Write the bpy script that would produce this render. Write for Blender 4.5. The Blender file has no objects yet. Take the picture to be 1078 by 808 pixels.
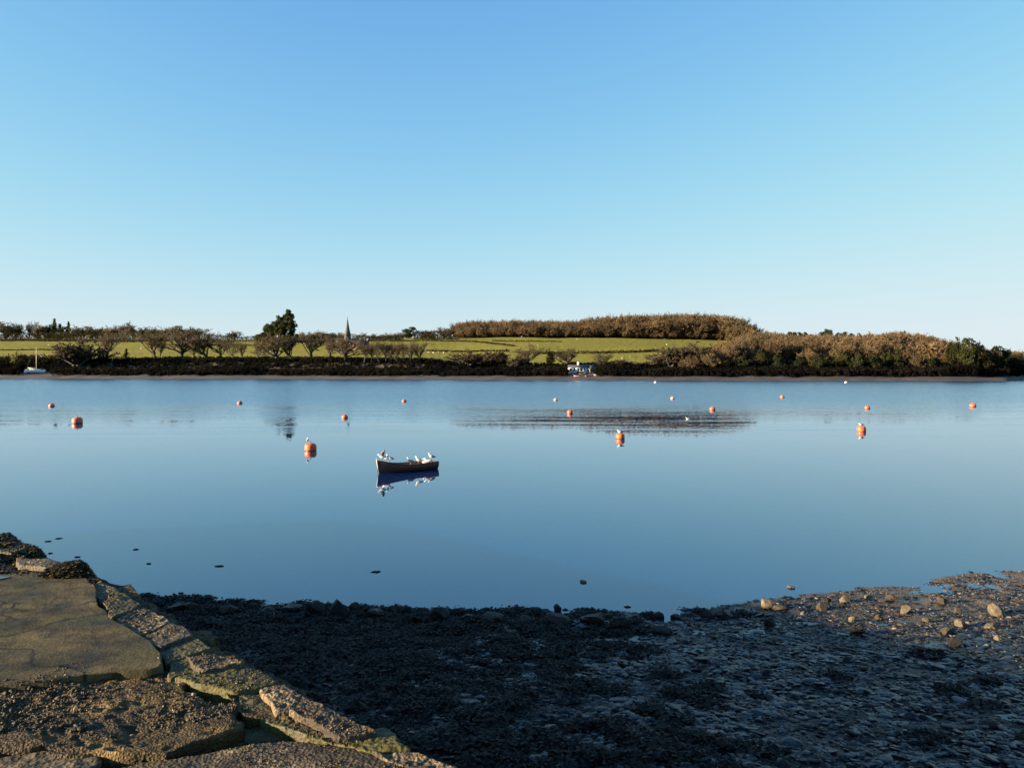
import bpy, bmesh, math, random
import numpy as np
from mathutils import Vector, Matrix

sc = bpy.context.scene
COL = sc.collection
R = math.radians
F = 839.0                      # focal length in pixels of a 1078 px wide picture
CAMZ = 4.0
PITCH = math.atan(14 / F)
CP, SP = math.cos(PITCH), math.sin(PITCH)
SUN_EL, SUN_AZ = R(10.5), R(14.0)      # from the left, a little behind the viewer
TO_SUN = Vector((-math.cos(SUN_AZ) * math.cos(SUN_EL), -math.sin(SUN_AZ) * math.cos(SUN_EL), math.sin(SUN_EL)))

# ------------------------------------------------------------------ helpers
def ray(px, py):
    a, b = px - 539.0, 404.0 - py
    return np.array([a, CP * F + SP * b, -SP * F + CP * b])

def at_z(px, py, z):
    d = ray(px, py)
    t = (z - CAMZ) / d[2]
    return np.array([d[0] * t, d[1] * t, z])

def at_y(px, py, Y):
    d = ray(px, py)
    t = Y / d[1]
    return np.array([d[0] * t, Y, CAMZ + d[2] * t])

def tag(o, label=None, cat=None, group=None, kind=None):
    if label: o['label'] = label
    if cat: o['category'] = cat
    if group: o['group'] = group
    if kind: o['kind'] = kind
    return o

def thing(name, label, cat, loc=(0, 0, 0), rz=0.0, scale=1.0, group=None):
    o = bpy.data.objects.new(name, None)
    COL.objects.link(o)
    o.location = loc
    o.rotation_euler = (0, 0, rz)
    o.scale = (scale, scale, scale) if not hasattr(scale, '__len__') else scale
    o.empty_display_size = 0.2
    return tag(o, label, cat, group)

def mesh_data(name, V, Fs, mat=None, smooth=True, attr=None):
    """V: n x 3; Fs: one m x k int array or a list of such arrays."""
    V = np.asarray(V, dtype=np.float32)
    if not isinstance(Fs, (list, tuple)):
        Fs = [Fs]
    Fs = [np.asarray(f, dtype=np.int32) for f in Fs if len(f)]
    loops = np.concatenate([f.ravel() for f in Fs])
    tot = np.concatenate([np.full(len(f), f.shape[1], np.int32) for f in Fs])
    start = np.concatenate([[0], np.cumsum(tot)[:-1]]).astype(np.int32)
    me = bpy.data.meshes.new(name)
    me.vertices.add(len(V)); me.vertices.foreach_set('co', V.ravel())
    me.loops.add(len(loops)); me.loops.foreach_set('vertex_index', loops)
    me.polygons.add(len(tot)); me.polygons.foreach_set('loop_start', start)
    me.polygons.foreach_set('loop_total', tot)
    if smooth:
        me.polygons.foreach_set('use_smooth', np.ones(len(tot), bool))
    me.update(calc_edges=True)
    if attr is not None:
        a = me.attributes.new('tint', 'FLOAT', 'POINT')
        a.data.foreach_set('value', np.asarray(attr, np.float32))
    if mat: me.materials.append(mat)
    return me

def obj(name, me, parent=None, loc=None, rz=None, scale=None):
    o = bpy.data.objects.new(name, me)
    COL.objects.link(o)
    if parent: o.parent = parent
    if loc is not None: o.location = loc
    if rz is not None: o.rotation_euler = (0, 0, rz)
    if scale is not None: o.scale = scale
    return o

def mk(name, V, Fs, mat, parent=None, smooth=True, attr=None):
    return obj(name, mesh_data(name, V, Fs, mat, smooth, attr), parent)

def copy_tree(o, parent=None):
    c = o.copy()
    COL.objects.link(c)
    c.parent = parent
    for ch in list(o.children):
        copy_tree(ch, c)
    return c

class MB:
    """collects shapes for one mesh"""
    def __init__(s):
        s.V, s.T, s.Q, s.n = [], [], [], 0
    def add(s, V, T=None, Q=None):
        V = np.asarray(V, float)
        if T is not None and len(T): s.T.append(np.asarray(T) + s.n)
        if Q is not None and len(Q): s.Q.append(np.asarray(Q) + s.n)
        s.V.append(V); s.n += len(V)
    def box(s, c, size, rz=0.0, taper=1.0):
        x, y, z = [k / 2 for k in size]
        v = np.array([[-x, -y, -z], [x, -y, -z], [x, y, -z], [-x, y, -z],
                      [-x * taper, -y * taper, z], [x * taper, -y * taper, z], [x * taper, y * taper, z], [-x * taper, y * taper, z]])
        ca, sa = math.cos(rz), math.sin(rz)
        v = v @ np.array([[ca, sa, 0], [-sa, ca, 0], [0, 0, 1]])
        s.add(v + np.array(c), Q=[[0, 3, 2, 1], [4, 5, 6, 7], [0, 1, 5, 4], [1, 2, 6, 5], [2, 3, 7, 6], [3, 0, 4, 7]])
    def tube(s, pts, rad, n=6, cap=True):
        pts = np.asarray(pts, float)
        rad = np.broadcast_to(np.asarray(rad, float), (len(pts),))
        tan = np.gradient(pts, axis=0)
        tan /= np.linalg.norm(tan, axis=1)[:, None] + 1e-9
        ref = np.array([0.31, 0.87, 0.38]) if abs(tan[0][2]) > 0.7 else np.array([0, 0, 1.0])
        a = np.cross(tan, ref); a /= np.linalg.norm(a, axis=1)[:, None] + 1e-9
        b = np.cross(tan, a)
        th = np.arange(n) * 2 * math.pi / n
        ring = (np.cos(th)[None, :, None] * a[:, None, :] + np.sin(th)[None, :, None] * b[:, None, :]) * rad[:, None, None]
        V = (pts[:, None, :] + ring).reshape(-1, 3)
        Q = []
        for i in range(len(pts) - 1):
            for j in range(n):
                k = (j + 1) % n
                Q.append([i * n + j, i * n + k, (i + 1) * n + k, (i + 1) * n + j])
        T = []
        if cap:
            V = np.vstack([V, pts[0], pts[-1]])
            m = len(V)
            for j in range(n):
                k = (j + 1) % n
                T.append([m - 2, k, j]); T.append([m - 1, (len(pts) - 1) * n + j, (len(pts) - 1) * n + k])
        s.add(V, T, Q)
    def loft(s, rings, close_ends=True):
        m, n = len(rings), len(rings[0])
        V = np.asarray(rings, float).reshape(-1, 3)
        Q = [[i * n + j, i * n + (j + 1) % n, (i + 1) * n + (j + 1) % n, (i + 1) * n + j] for i in range(m - 1) for j in range(n)]
        T = []
        if close_ends:
            V = np.vstack([V, np.mean(rings[0], axis=0), np.mean(rings[-1], axis=0)])
            L = len(V)
            for j in range(n):
                k = (j + 1) % n
                T.append([L - 2, k, j]); T.append([L - 1, (m - 1) * n + j, (m - 1) * n + k])
        s.add(V, T, Q)
    def lathe(s, prof, n=20, c=(0, 0, 0)):
        th = np.arange(n) * 2 * math.pi / n
        s.loft([np.stack([r * np.cos(th) + c[0], r * np.sin(th) + c[1], np.full(n, z + c[2])], 1) for r, z in prof])
    def prism(s, poly2, z0, z1):
        n = len(poly2)
        V = [(x, y, z0) for x, y in poly2] + [(x, y, z1) for x, y in poly2]
        s.add(V, Q=[[j, (j + 1) % n, n + (j + 1) % n, n + j] for j in range(n)],
              T=[[0, i + 1, i] for i in range(1, n - 1)] + [[n, n + i, n + i + 1] for i in range(1, n - 1)])
    def build(s, name, mat, parent=None, smooth=True, attr=None):
        return mk(name, np.vstack(s.V), s.faces(), mat, parent, smooth, attr)
    def faces(s):
        out = []
        if s.T: out.append(np.vstack(s.T))
        if s.Q: out.append(np.vstack(s.Q))
        return out

def _h(ix, iy, iz, seed):
    n = (ix.astype(np.int64) * 374761393 + iy.astype(np.int64) * 668265263 + iz.astype(np.int64) * 2147483647 + seed * 974711) & 0xffffffff
    n = ((n ^ (n >> 13)) * 1274126177) & 0xffffffff
    n = ((n ^ (n >> 16)) * 2246822519) & 0xffffffff
    n = n ^ (n >> 15)
    return (n & 0xffff) / 32767.5 - 1.0

def vn(p, seed=0):
    """value noise, p: ... x 3 -> [-1, 1]"""
    p = np.asarray(p, float)
    i = np.floor(p).astype(np.int64)
    f = p - i
    f = f * f * f * (f * (f * 6 - 15) + 10)
    x, y, z = i[..., 0], i[..., 1], i[..., 2]
    r = 0
    for dx in (0, 1):
        wx = f[..., 0] if dx else 1 - f[..., 0]
        for dy in (0, 1):
            wy = f[..., 1] if dy else 1 - f[..., 1]
            for dz in (0, 1):
                wz = f[..., 2] if dz else 1 - f[..., 2]
                r = r + wx * wy * wz * _h(x + dx, y + dy, z + dz, seed)
    return r

def fbm(p, seed=0, o=4, g=0.5):
    p = np.asarray(p, float)
    r, a = 0, 1.0
    for k in range(o):
        r = r + a * vn(p * 2 ** k + 17.3 * k, seed + k)
        a *= g
    return r

def P3(x, y, z=0.0):
    x, y = np.broadcast_arrays(np.asarray(x, float), np.asarray(y, float))
    return np.stack([x, y, np.broadcast_to(z, x.shape)], -1)

# ------------------------------------------------------------------ materials
class NT:
    def __init__(s, name):
        s.m = bpy.data.materials.new(name); s.m.use_nodes = True
        s.t = s.m.node_tree; s.b = s.t.nodes['Principled BSDF']
    def n(s, typ, **kw):
        nd = s.t.nodes.new(typ)
        for k, v in kw.items():
            if k in nd.inputs.keys() if isinstance(k, str) else False: nd.inputs[k].default_value = v
            else: setattr(nd, k, v)
        return nd
    def l(s, a, b): s.t.links.new(a, b)
    def noise(s, vec, scale, detail=5, rough=0.6, dist=0.0):
        nd = s.t.nodes.new('ShaderNodeTexNoise')
        nd.inputs['Scale'].default_value = scale; nd.inputs['Detail'].default_value = detail
        nd.inputs['Roughness'].default_value = rough; nd.inputs['Distortion'].default_value = dist
        s.l(vec, nd.inputs['Vector'])
        return nd
    def ramp(s, fac, stops):
        r = s.t.nodes.new('ShaderNodeValToRGB')
        el = r.color_ramp.elements
        while len(el) < len(stops): el.new(0.5)
        for e, (p, c) in zip(el, stops):
            e.position = p
            e.color = tuple(c) + (1,) if hasattr(c, '__len__') else (c, c, c, 1)
        s.l(fac, r.inputs['Fac'])
        return r
    def mix(s, fac, a, b, blend='MIX'):
        m = s.t.nodes.new('ShaderNodeMix'); m.data_type = 'RGBA'; m.blend_type = blend
        for v, i in ((fac, 0), (a, 6), (b, 7)):
            if hasattr(v, 'is_linked'): s.l(v, m.inputs[i])
            elif i == 0: m.inputs[0].default_value = v
            else: m.inputs[i].default_value = tuple(v) + (1,)
        return m.outputs[2]
    def math(s, op, a, b=0.0, c=None):
        m = s.t.nodes.new('ShaderNodeMath'); m.operation = op
        for i, v in enumerate((a, b, c)):
            if v is None: continue
            if hasattr(v, 'is_linked'): s.l(v, m.inputs[i])
            else: m.inputs[i].default_value = v
        return m.outputs[0]
    def coord(s, which='Object'):
        return s.t.nodes.new('ShaderNodeTexCoord').outputs[which]
    def pos(s): return s.t.nodes.new('ShaderNodeNewGeometry').outputs['Position']
    def bump(s, h, dist, strength=1.0):
        b = s.t.nodes.new('ShaderNodeBump'); b.inputs['Distance'].default_value = dist
        b.inputs['Strength'].default_value = strength
        s.l(h, b.inputs['Height']); s.l(b.outputs['Normal'], s.b.inputs['Normal'])

def simple(name, c1, c2=None, scale=3.0, rough=0.7, bump=0.0, spec=0.5, lo=0.35, hi=0.65, metal=0.0):
    t = NT(name)
    v = t.coord()
    if c2 is None: c2 = tuple(k * 0.75 for k in c1)
    nz = t.noise(v, scale)
    r = t.ramp(nz.outputs['Fac'], [(lo, c1), (hi, c2)])
    t.l(r.outputs['Color'], t.b.inputs['Base Color'])
    t.b.inputs['Roughness'].default_value = rough
    t.b.inputs['Specular IOR Level'].default_value = spec
    t.b.inputs['Metallic'].default_value = metal
    if bump: t.bump(t.noise(v, scale * 4).outputs['Fac'], bump)
    return t.m

def twig_mat(name, c1, c2, attr=False):
    """winter twigs or leaves: the colour differs from tree to tree"""
    t = NT(name)
    if attr:
        a = t.n('ShaderNodeAttribute'); a.attribute_name = 'tint'; fac = a.outputs['Fac']
    else:
        fac = t.n('ShaderNodeObjectInfo').outputs['Random']
    nz = t.noise(t.pos(), 0.2, 3)
    f = t.math('ADD', t.math('MULTIPLY', fac, 0.85), t.math('MULTIPLY_ADD', nz.outputs['Fac'], 0.4, -0.12))
    r = t.ramp(f, [(0.0, c1), (1.0, c2)])
    di = t.n('ShaderNodeBsdfDiffuse'); tr = t.n('ShaderNodeBsdfTranslucent'); mx = t.n('ShaderNodeMixShader'); mx.inputs[0].default_value = 0.42
    t.l(r.outputs['Color'], di.inputs['Color']); t.l(r.outputs['Color'], tr.inputs['Color'])
    t.l(di.outputs[0], mx.inputs[1]); t.l(tr.outputs[0], mx.inputs[2])
    out = [n_ for n_ in t.t.nodes if n_.type == 'OUTPUT_MATERIAL'][0]
    t.l(mx.outputs[0], out.inputs['Surface']); t.t.nodes.remove(t.b)
    return t.m

M = {}
M['bark'] = simple('bark', (0.035, 0.029, 0.024), (0.022, 0.019, 0.016), 2.0, 0.9, 0.02)
M['twigs'] = twig_mat('winter_twigs', (0.068, 0.054, 0.034), (0.130, 0.096, 0.054))
M['twigs_wood'] = twig_mat('woodland_twigs', (0.075, 0.057, 0.033), (0.205, 0.140, 0.075), True)
M['needles'] = twig_mat('dark_needles', (0.026, 0.036, 0.016), (0.055, 0.06, 0.022))
M['evergreen'] = twig_mat('evergreen_leaves', (0.022, 0.028, 0.012), (0.06, 0.057, 0.019))
M['scrub'] = twig_mat('shore_scrub_leaves', (0.005, 0.006, 0.006), (0.019, 0.016, 0.010), True)
M['hedge'] = twig_mat('hedge_leaves', (0.022, 0.026, 0.013), (0.05, 0.045, 0.02))

def field_mat():
    t = NT('pasture_grass')
    p = t.pos()
    a = t.noise(p, 0.012, 4); b = t.noise(p, 0.25, 5)
    c = t.mix(a.outputs['Fac'], (0.15, 0.143, 0.014), (0.24, 0.20, 0.03))
    c = t.mix(t.math('MULTIPLY', b.outputs['Fac'], 0.5), c, (0.08, 0.08, 0.016))
    t.l(c, t.b.inputs['Base Color'])
    t.b.inputs['Roughness'].default_value = 0.95; t.b.inputs['Specular IOR Level'].default_value = 0.1
    t.bump(b.outputs['Fac'], 1.2)
    return t.m
M['field'] = field_mat()
M['farshore'] = simple('tidal_shingle', (0.05, 0.038, 0.032), (0.014, 0.013, 0.013), 0.10, 0.8, 0.1)
M['woodfloor'] = simple('woodland_floor', (0.04, 0.03, 0.016), (0.022, 0.02, 0.010), 0.1, 0.95)

def water_mat():
    t = NT('calm_tidal_water')
    p = t.pos()
    sep = t.n('ShaderNodeSeparateXYZ'); t.l(p, sep.inputs[0])
    y = sep.outputs['Y']
    # wind-ruffled water in the far half of the channel, glassy water near this shore, long slicks between
    mp = t.n('ShaderNodeMapping'); mp.inputs['Scale'].default_value = (0.013, 0.026, 1)
    t.l(p, mp.inputs['Vector'])
    big = t.noise(mp.outputs['Vector'], 1.0, 4, 0.55)
    mp2 = t.n('ShaderNodeMapping'); mp2.inputs['Scale'].default_value = (0.05, 0.4, 1)
    t.l(p, mp2.inputs['Vector'])
    sml = t.noise(mp2.outputs['Vector'], 1.0, 5, 0.6)
    yy = t.math('ADD', t.math('ADD', y, t.math('MULTIPLY_ADD', big.outputs['Fac'], 80, -40)), t.math('MULTIPLY_ADD', sml.outputs['Fac'], 64, -32))
    # one long glassy slick lies right of the middle
    cx_ = t.math('MULTIPLY', t.math('ADD', sep.outputs['X'], -8.0), 1 / 15.0); cy_ = t.math('MULTIPLY', t.math('ADD', y, -64.0), 1 / 24.0)
    rr_ = t.math('ADD', t.math('MULTIPLY', cx_, cx_), t.math('MULTIPLY', cy_, cy_))
    yy = t.math('SUBTRACT', yy, t.math('MULTIPLY', t.math('EXPONENT', t.math('MULTIPLY', rr_, -1.0)), 19.0))
    far = t.n('ShaderNodeMapRange'); far.interpolation_type = 'SMOOTHSTEP'
    far.inputs['From Min'].default_value = 40; far.inputs['From Max'].default_value = 125
    t.l(yy, far.inputs['Value'])
    amp = t.math('MULTIPLY_ADD', far.outputs['Result'], 0.50, 0.010)
    w1 = t.noise(p, 4.5, 3, 0.55); w2 = t.noise(p, 0.8, 2, 0.5)
    def centred(nd, k):
        s = t.n('ShaderNodeVectorMath'); s.operation = 'SUBTRACT'; s.inputs[1].default_value = (0.5, 0.5, 0.5)
        t.l(nd.outputs['Color'], s.inputs[0])
        m = t.n('ShaderNodeVectorMath'); m.operation = 'SCALE'; m.inputs['Scale'].default_value = k
        t.l(s.outputs[0], m.inputs[0]); return m.outputs[0]
    ad = t.n('ShaderNodeVectorMath'); ad.operation = 'ADD'
    t.l(centred(w1, 2.0), ad.inputs[0]); t.l(centred(w2, 0.7), ad.inputs[1])
    flat = t.n('ShaderNodeVectorMath'); flat.operation = 'MULTIPLY'; flat.inputs[1].default_value = (1, 1, 0)
    t.l(ad.outputs[0], flat.inputs[0])
    sl = t.n('ShaderNodeVectorMath'); sl.operation = 'SCALE'
    t.l(flat.outputs[0], sl.inputs[0]); t.l(amp, sl.inputs['Scale'])
    # at grazing angles only the wave faces turned towards the eye are seen: mirror the hidden ones
    inc = t.n('ShaderNodeNewGeometry').outputs['Incoming']
    ih = t.n('ShaderNodeVectorMath'); ih.operation = 'MULTIPLY'; ih.inputs[1].default_value = (1, 1, 0)
    t.l(inc, ih.inputs[0])
    ihn = t.n('ShaderNodeVectorMath'); ihn.operation = 'NORMALIZE'; t.l(ih.outputs[0], ihn.inputs[0])
    dt = t.n('ShaderNodeVectorMath'); dt.operation = 'DOT_PRODUCT'
    t.l(sl.outputs[0], dt.inputs[0]); t.l(ihn.outputs[0], dt.inputs[1])
    fix = t.math('MULTIPLY', t.math('MINIMUM', dt.outputs['Value'], 0.0), -2.0)
    fv = t.n('ShaderNodeVectorMath'); fv.operation = 'SCALE'
    t.l(ihn.outputs[0], fv.inputs[0]); t.l(fix, fv.inputs['Scale'])
    s1 = t.n('ShaderNodeVectorMath'); s1.operation = 'ADD'; t.l(sl.outputs[0], s1.inputs[0]); t.l(fv.outputs[0], s1.inputs[1])
    s2 = t.n('ShaderNodeVectorMath'); s2.operation = 'ADD'; t.l(s1.outputs[0], s2.inputs[0]); s2.inputs[1].default_value = (0, 0, 1)
    nn = t.n('ShaderNodeVectorMath'); nn.operation = 'NORMALIZE'; t.l(s2.outputs[0], nn.inputs[0])
    # silty blue-green body under a mirror that takes over towards grazing angles
    fr = t.n('ShaderNodeFresnel'); fr.inputs['IOR'].default_value = 2.0; t.l(nn.outputs[0], fr.inputs['Normal'])
    gl = t.n('ShaderNodeBsdfGlossy'); gl.inputs['Color'].default_value = (0.85, 0.955, 1.0, 1); t.l(nn.outputs[0], gl.inputs['Normal'])
    t.l(t.math('MULTIPLY_ADD', far.outputs['Result'], 0.12, 0.015), gl.inputs['Roughness'])
    di = t.n('ShaderNodeBsdfDiffuse'); di.inputs['Color'].default_value = (0.001, 0.013, 0.064, 1)
    mx = t.n('ShaderNodeMixShader')
    t.l(fr.outputs[0], mx.inputs[0]); t.l(di.outputs[0], mx.inputs[1]); t.l(gl.outputs[0], mx.inputs[2])
    out = [n_ for n_ in t.t.nodes if n_.type == 'OUTPUT_MATERIAL'][0]
    t.l(mx.outputs[0], out.inputs['Surface'])
    t.t.nodes.remove(t.b)
    return t.m
M['water'] = water_mat()

def stone_mat(name, dark, mid, light, algae, k=1.0, gran=1.0, rough=0.8):
    t = NT(name)
    p = t.coord()
    a = t.noise(p, 2.2 * k, 6, 0.65); b = t.noise(p, 26 * k, 5, 0.7); c = t.noise(p, 0.9 * k, 3)
    f = t.math('ADD', t.math('MULTIPLY', a.outputs['Fac'], 0.6), t.math('MULTIPLY', b.outputs['Fac'], 0.4))
    r = t.ramp(f, [(0.36, dark), (0.5, mid), (0.66, light)])
    g = t.ramp(c.outputs['Fac'], [(0.48, 0.0), (0.66, 0.75)])
    col = t.mix(g.outputs['Color'], r.outputs['Color'], algae)
    t.l(col, t.b.inputs['Base Color'])
    rr = t.ramp(a.outputs['Fac'], [(0.3, rough - 0.3), (0.6, rough)])
    t.l(rr.outputs['Color'], t.b.inputs['Roughness'])
    vo = t.t.nodes.new('ShaderNodeTexVoronoi'); vo.inputs['Scale'].default_value = 45 * k; t.l(p, vo.inputs['Vector'])
    t.b.inputs['Specular IOR Level'].default_value = 0.18
    h = t.math('ADD', t.math('MULTIPLY', b.outputs['Fac'], 0.7), t.math('MULTIPLY', vo.outputs['Distance'], 0.6))
    t.bump(h, 0.011 * gran)
    return t.m
M['edge_stone'] = stone_mat('weathered_edge_stone', (0.018, 0.015, 0.011), (0.055, 0.043, 0.027), (0.20, 0.155, 0.09), (0.06, 0.055, 0.014))
M['granite'] = stone_mat('coarse_granite', (0.016, 0.012, 0.009), (0.058, 0.042, 0.025), (0.26, 0.19, 0.11), (0.06, 0.045, 0.016), 1.2, 1.8)
M['slab'] = stone_mat('worn_slab', (0.020, 0.017, 0.007), (0.050, 0.040, 0.017), (0.088, 0.068, 0.031), (0.044, 0.042, 0.012), 1.4, 0.2, 0.85)
def slab_details(m):
    tr = m.node_tree; b = tr.nodes['Principled BSDF']
    old = b.inputs['Base Color'].links[0].from_socket
    tc = tr.nodes.new('ShaderNodeTexCoord')
    mp = tr.nodes.new('ShaderNodeMapping'); mp.inputs['Scale'].default_value = (1.0, 1.5, 1.0); tr.links.new(tc.outputs['Object'], mp.inputs['Vector'])
    n1 = tr.nodes.new('ShaderNodeTexNoise'); n1.inputs['Scale'].default_value = 2.6; n1.inputs['Detail'].default_value = 8; n1.inputs['Roughness'].default_value = .68; tr.links.new(mp.outputs[0], n1.inputs['Vector'])
    r1 = tr.nodes.new('ShaderNodeValToRGB'); r1.color_ramp.elements[0].position = .40; r1.color_ramp.elements[1].position = .56
    r1.color_ramp.elements[0].color = (.5, .48, .46, 1); r1.color_ramp.elements[1].color = (1.25, 1.2, 1.1, 1); tr.links.new(n1.outputs['Fac'], r1.inputs[0])
    mx = tr.nodes.new('ShaderNodeMix'); mx.data_type = 'RGBA'; mx.blend_type = 'MULTIPLY'; mx.inputs[0].default_value = 1
    tr.links.new(old, mx.inputs[6]); tr.links.new(r1.outputs[0], mx.inputs[7])
    n2 = tr.nodes.new('ShaderNodeTexNoise'); n2.inputs['Scale'].default_value = 3; tr.links.new(tc.outputs['Object'], n2.inputs['Vector'])
    va = tr.nodes.new('ShaderNodeVectorMath'); va.operation = 'MULTIPLY_ADD'; va.inputs[1].default_value = (.35, .35, .35)
    tr.links.new(n2.outputs['Color'], va.inputs[0]); tr.links.new(tc.outputs['Object'], va.inputs[2])
    vo = tr.nodes.new('ShaderNodeTexVoronoi'); vo.feature = 'DISTANCE_TO_EDGE'; vo.inputs['Scale'].default_value = .8; tr.links.new(va.outputs[0], vo.inputs['Vector'])
    r2 = tr.nodes.new('ShaderNodeValToRGB'); r2.color_ramp.elements[0].position = .003; r2.color_ramp.elements[1].position = .012
    r2.color_ramp.elements[0].color = (.2, .2, .2, 1); tr.links.new(vo.outputs['Distance'], r2.inputs[0])
    my = tr.nodes.new('ShaderNodeMix'); my.data_type = 'RGBA'; my.blend_type = 'MULTIPLY'; my.inputs[0].default_value = 1
    tr.links.new(mx.outputs[2], my.inputs[6]); tr.links.new(r2.outputs[0], my.inputs[7]); tr.links.new(my.outputs[2], b.inputs['Base Color'])
slab_details(M['slab'])
M['greenstone'] = stone_mat('algae_covered_stone', (0.018, 0.016, 0.009), (0.05, 0.043, 0.018), (0.15, 0.12, 0.052), (0.060, 0.053, 0.010), 1.0, 1.0)
M['rubble'] = stone_mat('jetty_rubble', (0.005, 0.004, 0.002), (0.042, 0.027, 0.009), (0.20, 0.13, 0.052), (0.055, 0.038, 0.007), 1.6, 1.8)
M['wall'] = stone_mat('jetty_masonry', (0.02, 0.018, 0.014), (0.06, 0.05, 0.036), (0.14, 0.115, 0.08), (0.04, 0.045, 0.014), 0.8, 1.2)

def attr_mat(name, stops, rough=(0.25, 0.6), bump=0.006, scale=40, spec=0.5):
    t = NT(name)
    a = t.n('ShaderNodeAttribute'); a.attribute_name = 'tint'
    p = t.pos()
    nz = t.noise(p, scale, 4)
    f = t.math('ADD', a.outputs['Fac'], t.math('MULTIPLY_ADD', nz.outputs['Fac'], 0.16, -0.08))
    r = t.ramp(f, stops)
    t.l(r.outputs['Color'], t.b.inputs['Base Color'])
    rr = t.ramp(nz.outputs['Fac'], [(0.35, rough[0]), (0.65, rough[1])])
    t.l(rr.outputs['Color'], t.b.inputs['Roughness'])
    t.b.inputs['Specular IOR Level'].default_value = spec
    if bump: t.bump(nz.outputs['Fac'], bump)
    return t.m
STONE_STOPS = [(0.0, (0.003, 0.003, 0.0035)), (0.5, (0.0045, 0.005, 0.0062)), (0.75, (0.015, 0.0165, 0.019)), (0.92, (0.11, 0.085, 0.056)), (1.0, (0.22, 0.18, 0.12))]
M['cobbles'] = attr_mat('wet_cobbles', STONE_STOPS, (0.35, 0.7), 0.004, 40, 0.2)
for nd_ in list(M['cobbles'].node_tree.nodes):
    if nd_.type == 'ATTRIBUTE':      # some stones are wetter than others
        tr_ = M['cobbles'].node_tree
        q_ = tr_.nodes.new('ShaderNodeMath'); q_.operation = 'MULTIPLY'; q_.inputs[1].default_value = 37.0
        f_ = tr_.nodes.new('ShaderNodeMath'); f_.operation = 'FRACT'
        p_ = tr_.nodes.new('ShaderNodeMath'); p_.operation = 'POWER'; p_.inputs[1].default_value = 3.0
        l_ = tr_.nodes.new('ShaderNodeMath'); l_.operation = 'MULTIPLY_ADD'; l_.inputs[1].default_value = 0.7; l_.inputs[2].default_value = 0.06
        tr_.links.new(nd_.outputs['Fac'], q_.inputs[0]); tr_.links.new(q_.outputs[0], f_.inputs[0]); tr_.links.new(f_.outputs[0], p_.inputs[0])
        tr_.links.new(p_.outputs[0], l_.inputs[0])
        ge_ = tr_.nodes.new('ShaderNodeNewGeometry'); sx_ = tr_.nodes.new('ShaderNodeSeparateXYZ'); tr_.links.new(ge_.outputs['Position'], sx_.inputs[0])
        mr_ = tr_.nodes.new('ShaderNodeMapRange'); mr_.inputs['From Min'].default_value = -3; mr_.inputs['From Max'].default_value = 2.5
        mr_.inputs['To Min'].default_value = 0.5; mr_.inputs['To Max'].default_value = 1.7
        tr_.links.new(sx_.outputs['X'], mr_.inputs['Value'])
        w_m = tr_.nodes.new('ShaderNodeMath'); w_m.operation = 'MULTIPLY'
        tr_.links.new(l_.outputs[0], w_m.inputs[0]); tr_.links.new(mr_.outputs['Result'], w_m.inputs[1])
        tr_.links.new(w_m.outputs[0], tr_.nodes['Principled BSDF'].inputs['Specular IOR Level'])
M['pebbles'] = attr_mat('loose_pebbles', [(0.0, (0.008, 0.006, 0.004)), (0.5, (0.035, 0.025, 0.013)), (0.85, (0.11, 0.08, 0.04)), (1.0, (0.30, 0.24, 0.15))], (0.5, 0.85), 0.004, 90, 0.2)
M['weed'] = attr_mat('bladder_wrack', [(0.0, (0.002, 0.002, 0.002)), (0.6, (0.007, 0.006, 0.004)), (1.0, (0.022, 0.016, 0.007))], (0.5, 0.8), 0, 20, 0.12)

def beach_mat():
    t = NT('wet_mud_and_shingle')
    p = t.pos()
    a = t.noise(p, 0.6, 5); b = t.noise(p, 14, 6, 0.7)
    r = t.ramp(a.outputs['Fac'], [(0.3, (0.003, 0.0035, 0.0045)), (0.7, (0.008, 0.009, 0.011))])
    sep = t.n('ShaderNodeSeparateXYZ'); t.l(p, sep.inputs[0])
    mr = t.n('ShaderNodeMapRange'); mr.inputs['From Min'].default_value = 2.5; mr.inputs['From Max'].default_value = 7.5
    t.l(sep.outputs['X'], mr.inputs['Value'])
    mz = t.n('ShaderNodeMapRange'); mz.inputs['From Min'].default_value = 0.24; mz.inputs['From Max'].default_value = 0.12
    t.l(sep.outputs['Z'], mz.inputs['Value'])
    sunlit_mud = t.mix(t.math('MULTIPLY', t.math('MULTIPLY', mr.outputs['Result'], mz.outputs['Result']), 0.85), r.outputs['Color'], (0.17, 0.112, 0.055))  # warm sunlit tone painted on the low right flat, beyond the beach shade
    col = t.mix(t.math('MULTIPLY', b.outputs['Fac'], 0.7), sunlit_mud, (0.005, 0.006, 0.0075))
    t.l(col, t.b.inputs['Base Color'])
    t.b.inputs['Specular IOR Level'].default_value = 0.2
    rr = t.ramp(a.outputs['Fac'], [(0.35, 0.25), (0.6, 0.6)])
    t.l(rr.outputs['Color'], t.b.inputs['Roughness'])
    t.bump(b.outputs['Fac'], 0.03)
    return t.m
M['beach'] = beach_mat()
M['pale_rock'] = stone_mat('pale_boulder', (0.04, 0.033, 0.021), (0.12, 0.096, 0.064), (0.24, 0.20, 0.14), (0.07, 0.054, 0.028), 5.0, 0.7)
M['tan_rock'] = stone_mat('tan_rock', (0.022, 0.017, 0.011), (0.065, 0.049, 0.031), (0.14, 0.107, 0.068), (0.042, 0.031, 0.016), 5.0, 0.7)
M['dark_rock'] = stone_mat('weedy_rock', (0.008, 0.007, 0.006), (0.02, 0.017, 0.013), (0.045, 0.036, 0.025), (0.016, 0.013, 0.006), 4.0, 1.2, 0.6)

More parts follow.
